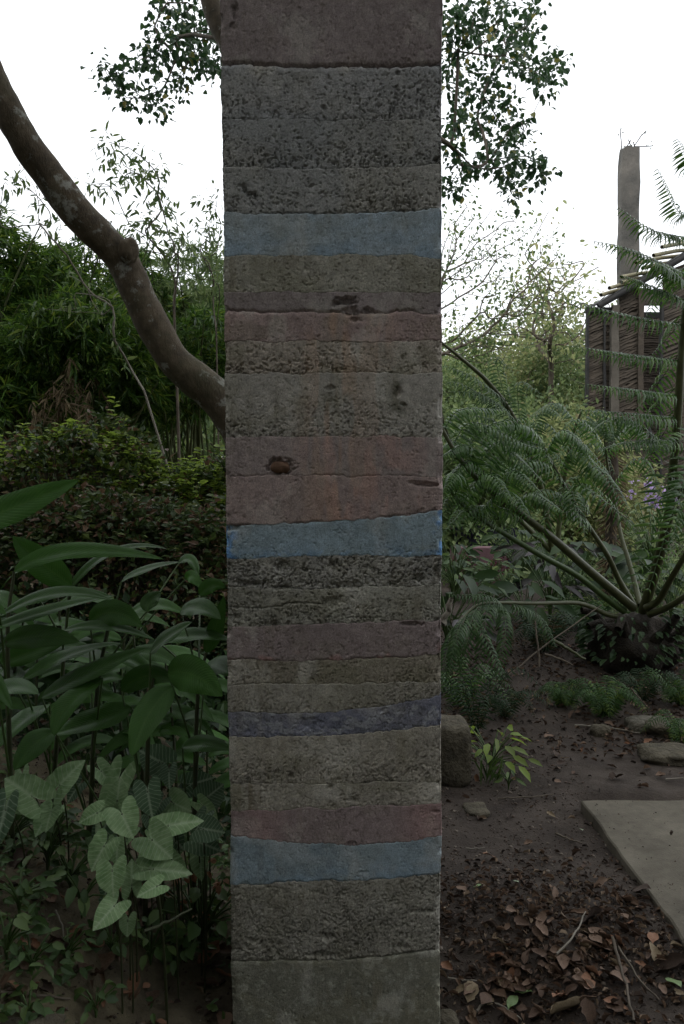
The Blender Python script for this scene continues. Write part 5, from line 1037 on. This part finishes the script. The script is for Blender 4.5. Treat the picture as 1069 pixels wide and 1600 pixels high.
# ------------------------------------------------------------------ weeds on the bank
def ground_hit(px, py):
    r = ray(px, py); c = np.array([0, 0, CAM_H]); 
    for tt in np.arange(1.2, 7, .01):
        q = c + r * tt
        if q[2] < float(gz(q[0], q[1])): return q[0], q[1]
    return c[0] + r[0] * 3, 3
def weed(px, py, n, h, ls, label, mat='weed', tm=OVAL, spread=.6, group='weeds on the bank'):
    x, y = ground_hit(px, py); return leafy(x, y, n, h, ls, tm, mat, label, 'weed', 'weed', spread=spread, group=group)
for q in [(75, 1365, 34, .17, .045, 'pale green weed under the edge arrowhead leaves'), (110, 1400, 24, .12, .04, 'small weed between the arrowhead plants'), (30, 1430, 16, .12, .045, 'sparse weed on the bare bank at the edge of view'),
          (50, 1530, 14, .10, .04, 'low weed above the earth coloured rock'), (128, 1440, 10, .16, .055, 'upright weed with a spotted yellowing leaf'), (105, 1510, 18, .09, .035, 'delicate weed low in the middle of the bank'),
          (175, 1500, 22, .10, .045, 'trailing weed under the lowest arrowhead leaf'), (235, 1510, 26, .12, .045, 'broad leaved weed beneath the brown flowers'), (275, 1530, 20, .10, .04, 'weed hanging over the dead leaves near the column'),
          (300, 1450, 20, .12, .045, 'weed at the foot of the brown flowered plant'), (45, 1595, 8, .06, .05, 'small broad leaves at the lower edge of the bank'), (150, 1590, 12, .08, .04, 'weed among dead leaves at the bottom of the bank'), (15, 1330, 18, .12, .05, 'dull weed at the edge behind the arrowhead leaf'),
          (10, 1500, 10, .12, .05, 'thin weed on the darkest part of the bank')]: weed(*q)
x, y = ground_hit(315, 1500); t = leafy(x, y, 30, .26, .06, lf6(.8, .25, .6), 'weed', 'soft green plant with dry brown flower heads against the column', 'plant', 'flowering_plant', spread=.75)
b0 = gp(x, y); fc = b0 + np.c_[R_.normal(-.05, .09, 18), R_.normal(0, .05, 18), R_.uniform(.12, .29, 18)]; V, F_ = clusters(fc, 4, .015, .028, BROAD, .6); leaf_obj('dry_flowers', V, F_, M['brown_petal'], t)['kind'] = 'stuff'
for px, py, n_, lab in [(5, 1290, 26, 'grass tuft at the edge below the gingers'), (150, 1230, 20, 'thin grass tuft behind the arrowhead leaves'), (765, 1225, 14, 'wisps of grass on the path by the stone block'), (940, 1100, 14, 'dry wisps of grass under the pale fern')]:
    x, y = ground_hit(px, py); b0 = gp(x, y); k = R_.uniform(0, 2 * PI, n_); d = np.c_[np.cos(k) * .5, np.sin(k) * .5, np.ones(n_)]
    V, F_ = scatter(*BLADE, b0 + rnd(n_) * (.03, .03, 0), d, nrm(rnd(n_) + (0, -1, 0)), R_.uniform(.08, .2, n_), .5); o = mk('grass_tuft', V - 0, F_, M['grass'], smooth=False, loc=b0); tag(o, lab, 'grass')

# ------------------------------------------------------------------ dead leaves, twigs, litter
def dead_mesh(seed):
    r = np.random.default_rng(seed); ns, nw = 8, 4; t = np.linspace(0, 1, ns + 1); V = []; prof = np.sin(PI * t ** .8) ** (.7 if seed != 3 else 1.25) + .01; curl = r.uniform(.5, 2.2) if seed != 3 else .4; bend = r.uniform(-1.2, 1.5); wd = r.uniform(.4, .65)
    for j in range(nw + 1):
        u = j / nw * 2 - 1; a = u * curl * .8; x = np.sin(a) / max(curl * .8, .1) * prof * wd / 2 * 1.1; z = (1 - np.cos(a)) / max(curl * .8, .1) * prof * wd / 2 * (1 if r.random() < 2 else 0) + .04 * np.sin(t * 9 + u * 3 + seed) * abs(u)
        y = np.sin(t * bend) / bend if abs(bend) > .1 else t; zz = z + (1 - np.cos(t * bend)) / (bend if abs(bend) > .1 else 1) * .6
        jag = 1 + (.18 * r.normal(size=ns + 1) if abs(u) == 1 and seed != 3 else 0); V.append(np.c_[x * jag, y, zz])
    V = np.concatenate(V); V[:, 1] -= .5; V[:, 2] -= V[:, 2].min(); k = ns + 1; a_ = (np.arange(nw)[:, None] * k + np.arange(ns)).ravel(); return V, np.c_[a_, a_ + 1, a_ + k + 1, a_ + k]
DM = [dead_mesh(s) for s in range(10)]
dm_mats = []
for i_, (c1_, c2_) in enumerate([((.06, .035, .024), (.13, .08, .052)), ((.11, .068, .046), (.22, .145, .10)), ((.18, .135, .08), (.29, .23, .15)), ((.035, .024, .018), (.08, .05, .035)), ((.19, .085, .045), (.27, .15, .09))]):
    dm_mats.append(rough_mat('dead_leaf_%s' % ['brown', 'tan', 'straw', 'dark', 'rust'][i_], [(.3, c1_), (.7, c2_)], 25, .8, .4, .003, 120))
dmesh = {}
def dead_leaf(px, py, size, mi, label, group=None, rz=None, tilt=None, var=None, name='dead_leaf', mat=None, lift=.004):
    x, y = ground_hit(px, py); z = float(gz(x, y))
    if x > P0[0] and y < P0[1]: z = cz
    v = R_.integers(10) if var is None else var; key = (v, mi if mat is None else mat)
    if key not in dmesh:
        V, Fq = DM[v]; me_o = mk('dead_leaf', V, Fq, dm_mats[mi] if mat is None else M[mat]); dmesh[key] = me_o.data; bpy.data.objects.remove(me_o)
    o = bpy.data.objects.new(name, dmesh[key]); COL.objects.link(o); o.location = (x, y, z + lift); tl = R_.normal(size=2) * .35 if tilt is None else tilt
    o.rotation_euler = (tl[0], tl[1], R_.uniform(0, 2 * PI) if rz is None else rz); o.scale = (size,) * 3; o.location.z += size * .12 * (abs(tl[0]) + abs(tl[1])); tag(o, label, 'leaf', group); return o
for (px, py, s, mi, lab) in [(845, 1462, .085, 1, 'rust tan curled dead leaf standing on end in the leaf pile'), (915, 1557, .10, 1, 'broad tan dead leaf low in the leaf pile'), (890, 1588, .115, 2, 'pale yellowish dead leaf at the lower edge'), (880, 1515, .08, 1, 'pinkish tan dead leaf in the middle of the litter'), (768, 1347, .075, 4, 'crumpled rust dead leaf alone on the bare path'),
        (826, 1322, .05, 1, 'small tan dead leaf on the path above the slab corner'), (940, 1385, .06, 1, 'upturned pinkish dead leaf near the slab edge'), (950, 1477, .07, 4, 'rust orange dead leaf beside the long stick'), (700, 1522, .065, 4, 'orange dead leaf against the column foot'), (735, 1555, .075, 1, 'curled pale dead leaf near the column rock'),
        (1000, 1400, .10, 3, 'dark folded dead leaf hugging the slab edge'), (985, 1415, .07, 1, 'brown dead leaf beside the dark folded one'), (1020, 1500, .075, 2, 'straw coloured dead leaf near the edge of view'), (1050, 1520, .12, 3, 'large dark curled dead leaf below the slab'), (930, 1445, .12, 3, 'big dark dead leaf standing up behind the litter'),
        (772, 1455, .06, 3, 'grey brown dead leaf at the edge of the ashy patch'), (820, 1530, .07, 0, 'brown dead leaf left of the fallen green one'), (865, 1400, .055, 1, 'light brown dead leaf behind the pile'), (860, 1278, .055, 2, 'narrow yellowing dead leaf on the bare path'), (798, 1430, .07, 1, 'pale crumpled dead leaf at the back of the pile'),
        (330, 1500, .11, 4, 'large rust dead leaf lying against the column on the bank'), (350, 1495, .09, 0, 'brown dead leaf wedged between bank and column'), (150, 1500, .10, 4, 'wide rust dead leaf under the trailing weed'), (170, 1520, .11, 1, 'broad tan dead leaf on the bank'), (210, 1560, .085, 4, 'rust dead leaf standing above the broad rock'), (320, 1545, .08, 0, 'curled brown dead leaf over the broad rock'), (345, 1535, .07, 4, 'rust dead leaf near the column corner'),
        (105, 1270, .06, 4, 'small rust dead leaf under the gingers'), (110, 1300, .085, 3, 'dark dead leaf behind the pale weed'), (30, 1355, .09, 3, 'dark rolled dead leaf under the edge arrowhead'), (708, 1222, .05, 4, 'small orange dead leaf beneath the stone block'), (752, 1215, .05, 0, 'brown dead leaf below the bright green plant'), (1035, 1190, .07, 1, 'tan dead leaf before the flat rock'),
        (1010, 1130, .06, 1, 'pinkish dead leaf among the flat rocks'), (960, 1270, .025, 0, 'tiny brown dead leaf on the slab'), (1050, 1335, .03, 3, 'small dark dead leaf on the slab')]: dead_leaf(px, py, s, mi, lab)
M['fallen_green'] = rough_mat('fallen_green', [(.3, (.10, .17, .06)), (.7, (.18, .26, .10))], 25, .5, .2, .002)
M['fallen_pale'] = rough_mat('fallen_pale', [(.3, (.24, .30, .20)), (.7, (.33, .38, .27))], 25, .5, .2, .002)
for (px, py, s, mt_, lab) in [(815, 1560, .065, 'fallen_green', 'fresh oval green leaf fallen on the litter'), (800, 1580, .07, 'fallen_green', 'pointed bright green leaf at the lower edge of the litter'), (1048, 1545, .08, 'fallen_green', 'long light green leaf near the corner of the view'), (908, 1300, .035, 'fallen_pale', 'small pale round leaf fallen on the bare path'), (745, 1390, .04, 'fallen_green', 'dull green leaf lying near the column'), (805, 1382, .035, 'fallen_pale', 'thin pale leaf in front of the pile')]:
    dead_leaf(px, py, s, 0, lab, tilt=(.1, .15), var=3, name='fallen_leaf', mat=mt_)
GL = {'a': ('dry brown leaf in the litter pile before the slab', 'dry leaves of the litter pile'), 'b': ('dry brown leaf on the leafy bank', 'dry leaves on the bank'), 'c': ('dry leaf scattered on the ground under the ferns', 'dry leaves under the ferns')}
for k in range(130):
    px = R_.normal(885, 95); py = R_.normal(1515, 55)
    if 700 < px < 1065 and 1370 < py < 1640 and not (px - 911) * .56 * 2.2 > (py - 1251) * .98: dead_leaf(px, py, R_.uniform(.035, .082), R_.choice([0, 1, 1, 0, 4, 2]), *GL['a'])
for k in range(45):
    px = R_.uniform(5, 352); py = R_.uniform(1400, 1610); dead_leaf(px, py, R_.uniform(.03, .08), R_.choice([0, 3, 4, 1]), *GL['b'])
for k in range(110):
    px = R_.uniform(700, 1069); py = R_.uniform(1010, 1240) if k % 3 else R_.uniform(1085, 1190); dead_leaf(px, py, R_.uniform(.035, .08), R_.choice([0, 3, 4, 1, 1]), *GL['c'])
# fine litter, uncountable
def litter(n, xs, ys, smin, smax, mat, label, dens=None, lift=.006):
    x = R_.uniform(*xs, n); y = R_.uniform(*ys, n)
    if dens is not None: k = R_.random(n) < dens(x, y); x = x[k]; y = y[k]
    k = ~((x > P0[0] - .01) & (y < P0[1] + .02)); x = x[k]; y = y[k]; n = len(x)
    V, F_ = scatter(*lf6(.55, .25, .65, .5, -.2), np.c_[x, y, gz(x, y) + lift * R_.uniform(.5, 2, n)], rnd(n) * (1, 1, .3), nrm(rnd(n) * .45 + (0, 0, 1)), R_.uniform(smin, smax, n), R_.uniform(.3, 1.1, n))
    o = mk('leaf_litter', V, F_, M[mat], smooth=False); tag(o, label, kind='stuff')
pile = lambda x, y: np.clip(1.3 * np.exp(-((x - .72) / .45) ** 2 - ((y - 2.62) / .34) ** 2) + .10 * (y > 3.6) + .45 * ss(4.2, 4.7, y) + .06 + .35 * ss(.25, -.1, x), 0, 1)
litter(5000, (-.1, 1.4), (2.1, 3.4), .006, .032, 'dead_dark', 'crumbled dark leaf litter in front of the slab', pile)
litter(3800, (-.1, 1.4), (2.1, 3.3), .010, .040, 'dead', 'broken dry leaves heaped in front of the slab', pile)
litter(9000, (-.1, 4.2), (3.0, 7.5), .02, .055, 'dead', 'dry leaf litter on the ground under the ferns', lambda x, y: np.clip(.03 + .6 * ss(4.3, 4.8, y) * (fbm(x * 2, y * 2, 5, 2) > .42), 0, 1))
litter(7000, (-.1, 4.2), (3.0, 7.5), .015, .045, 'dead_dark', 'dark crumbled litter on the ground under the ferns', lambda x, y: np.clip(.08 + .9 * ss(4.2, 4.7, y), 0, 1))
litter(6000, (-2.6, -.12), (1.3, 4.2), .01, .045, 'dead_dark', 'dark crumbled litter on the bank', lambda x, y: np.clip(.12 + .5 * (fbm(x * 3, y * 3, 9, 2) > .55), 0, 1))
litter(1600, (-2.6, -.12), (1.3, 4.2), .02, .05, 'dead', 'broken dry leaves on the bank', lambda x, y: (fbm(x * 3, y * 3, 19, 2) > .5) * 1.0)
# low green creepers between the weeds
nf = 9500; x = R_.uniform(-2.2, -.14, nf); y = R_.uniform(1.4, 3.1, nf); k = fbm(x * 4, y * 4, 33, 3) > .44; x = x[k]; y = y[k]
V, F_ = scatter(*OVAL, np.c_[x, y, gz(x, y) + R_.uniform(.005, .07, len(x))], rnd(len(x)) * (1, 1, .4), nrm(rnd(len(x)) * .5 + (0, -.3, 1)), R_.uniform(.012, .042, len(x))); o = mk('ground_cover', V, F_, M['weed'], smooth=False); tag(o, 'low green creepers tangled over the leafy bank', kind='stuff')
litter_slab = 190; x = P0[0] + .02 + R_.uniform(0, 1, litter_slab) ** 2.5; y = R_.uniform(2.2, P0[1], litter_slab)
V, F_ = scatter(*lf6(.55, .25, .65, .5, -.2), np.c_[x, y, cz + .006 + 0 * x], rnd(litter_slab) * (1, 1, .1), nrm(rnd(litter_slab) * .3 + (0, 0, 1)), R_.uniform(.003, .011, litter_slab)); o = mk('leaf_litter', V, F_, M['dead_dark'], smooth=False); tag(o, 'tiny dark leaf crumbs scattered on the slab', kind='stuff')
# soil crumbs and pebbles
n_ = 9000; x = np.concatenate([R_.uniform(-.1, 1.25, 6000), R_.uniform(-2, -.15, 3000)]); y = np.concatenate([R_.uniform(2.0, 4.6, 6000), R_.uniform(1.3, 3.2, 3000)]); k = ~((x > P0[0] - .01) & (y < P0[1] + .02)); x = x[k]; y = y[k]; n_ = len(x)
oc_ = np.array([[1, 0, 0], [-1, 0, 0], [0, 1, 0], [0, -1, 0], [0, 0, 1], [0, 0, -1.0]]); of = [np.array([[0, 2, 4], [2, 1, 4], [1, 3, 4], [3, 0, 4], [2, 0, 5], [1, 2, 5], [3, 1, 5], [0, 3, 5]])]
V, F_ = scatter(oc_ * (1, 1, .6), of, np.c_[x, y, gz(x, y) + .001], rnd(n_) * (1, 1, .2), nrm(rnd(n_) * .3 + (0, 0, 1)), R_.uniform(.0015, .006, n_) * R_.choice([1, 1, 1, 2], n_))
M['crumb'] = leaf_mat('crumb', [(0, (.035, .025, .02)), (.7, (.09, .065, .05)), (1, (.2, .17, .14))], .9, 0); o = mk('soil_crumbs', V, F_, M['crumb']); tag(o, 'crumbs of earth and grit on path and bank', kind='stuff')
# twigs
def twig(lst, r, label, mat='twig', z=.008, name='twig', onground=True, cat='twig'):
    pts = []
    for q in lst:
        if len(q) == 3: pts.append(P(*q))
        else:
            x, y = ground_hit(*q); pts.append(np.array([x, y, (cz if (x > P0[0] and y < P0[1]) else float(gz(x, y))) + z + r]))
    l = smooth_line(pts, 5); l[1:-1] += rnd(len(l) - 2) * r * .35; V, Fq = tube(l, np.linspace(r, r * .6, len(l)), 6); o = mk(name, V, Fq, M[mat], loc=pts[0]); tag(o, label, cat); return o
twig([(957, 1478), (966, 1510), (978, 1555), (990, 1610)], .0055, 'long crooked grey stick lying through the litter pile', z=.02)
twig([(966, 1490), (1000, 1545), (1030, 1575)], .004, 'thinner stick forking away from the long one', z=.015)
twig([(868, 1308), (888, 1316), (910, 1322)], .0045, 'short straight stick on the bare path')
twig([(778, 1252), (818, 1250), (865, 1245)], .004, 'thin twig lying across the path near the chip of stone')
twig([(728, 1330), (745, 1331), (758, 1329)], .003, 'short pale splinter on the path', 'pale_twig')
twig([(898, 1137), (950, 1140), (1000, 1150)], .006, 'long thin cane lying behind the bare path', 'pale_twig')
twig([(870, 1510), (895, 1480), (915, 1440)], .004, 'straw coloured stalk leaning in the litter', 'pale_twig', .03)
twig([(1040, 1222), (1069, 1221)], .005, 'short tan stick by the edge of view near the rocks', 'pale_twig')
twig([(700, 1535), (722, 1538), (745, 1541)], .003, 'thin straw against the column foot', 'pale_twig')
twig([(745, 1588), (760, 1575), (790, 1585), (815, 1600)], .004, 'curved tan twig at the lower edge', 'pale_twig')
twig([(87, 1430), (98, 1460), (103, 1500)], .003, 'pale dead stalk standing on the bank', 'pale_twig', .01)
twig([(225, 1455, 2.0), (262, 1440, 2.05), (300, 1420, 2.1)], .0045, 'dark fallen twig caught under the brown flowered plant', 'dark_stem')
twig([(0, 1560), (45, 1568), (110, 1572)], .004, 'reddish runner creeping along the bank', 'twig')
twig([(795, 1055, 5.2), (850, 1010, 5.4), (905, 970, 5.6), (940, 945, 5.7)], .006, 'bare brown twig slanting before the level fern stalk')
twig([(842, 1042, 5.3), (840, 1000, 5.35), (836, 970, 5.4)], .008, 'upright broken twig behind the path')
twig([(862, 1000, 5.5), (888, 1014, 5.5), (915, 1030, 5.5)], .014, 'yellowish fallen cane under the giant fern', 'stalk')
twig([(850, 1022, 5.4), (875, 1030, 5.4), (895, 1040, 5.4)], .010, 'dark fallen cane under the yellowish one')
twig([(692, 975, 5.0), (700, 955, 5.0), (706, 935, 5.0)], .022, 'pale broken branch leaning on the column side', 'pale_twig')
twig([(700, 1000, 5.1), (722, 970, 5.1), (742, 955, 5.1)], .008, 'thin pale cane among the dark hanging fern', 'pale_twig')
twig([(985, 1075, 4.9), (1000, 1092, 4.9), (1012, 1105, 4.9)], .006, 'short grey twig right of the pale green fern')
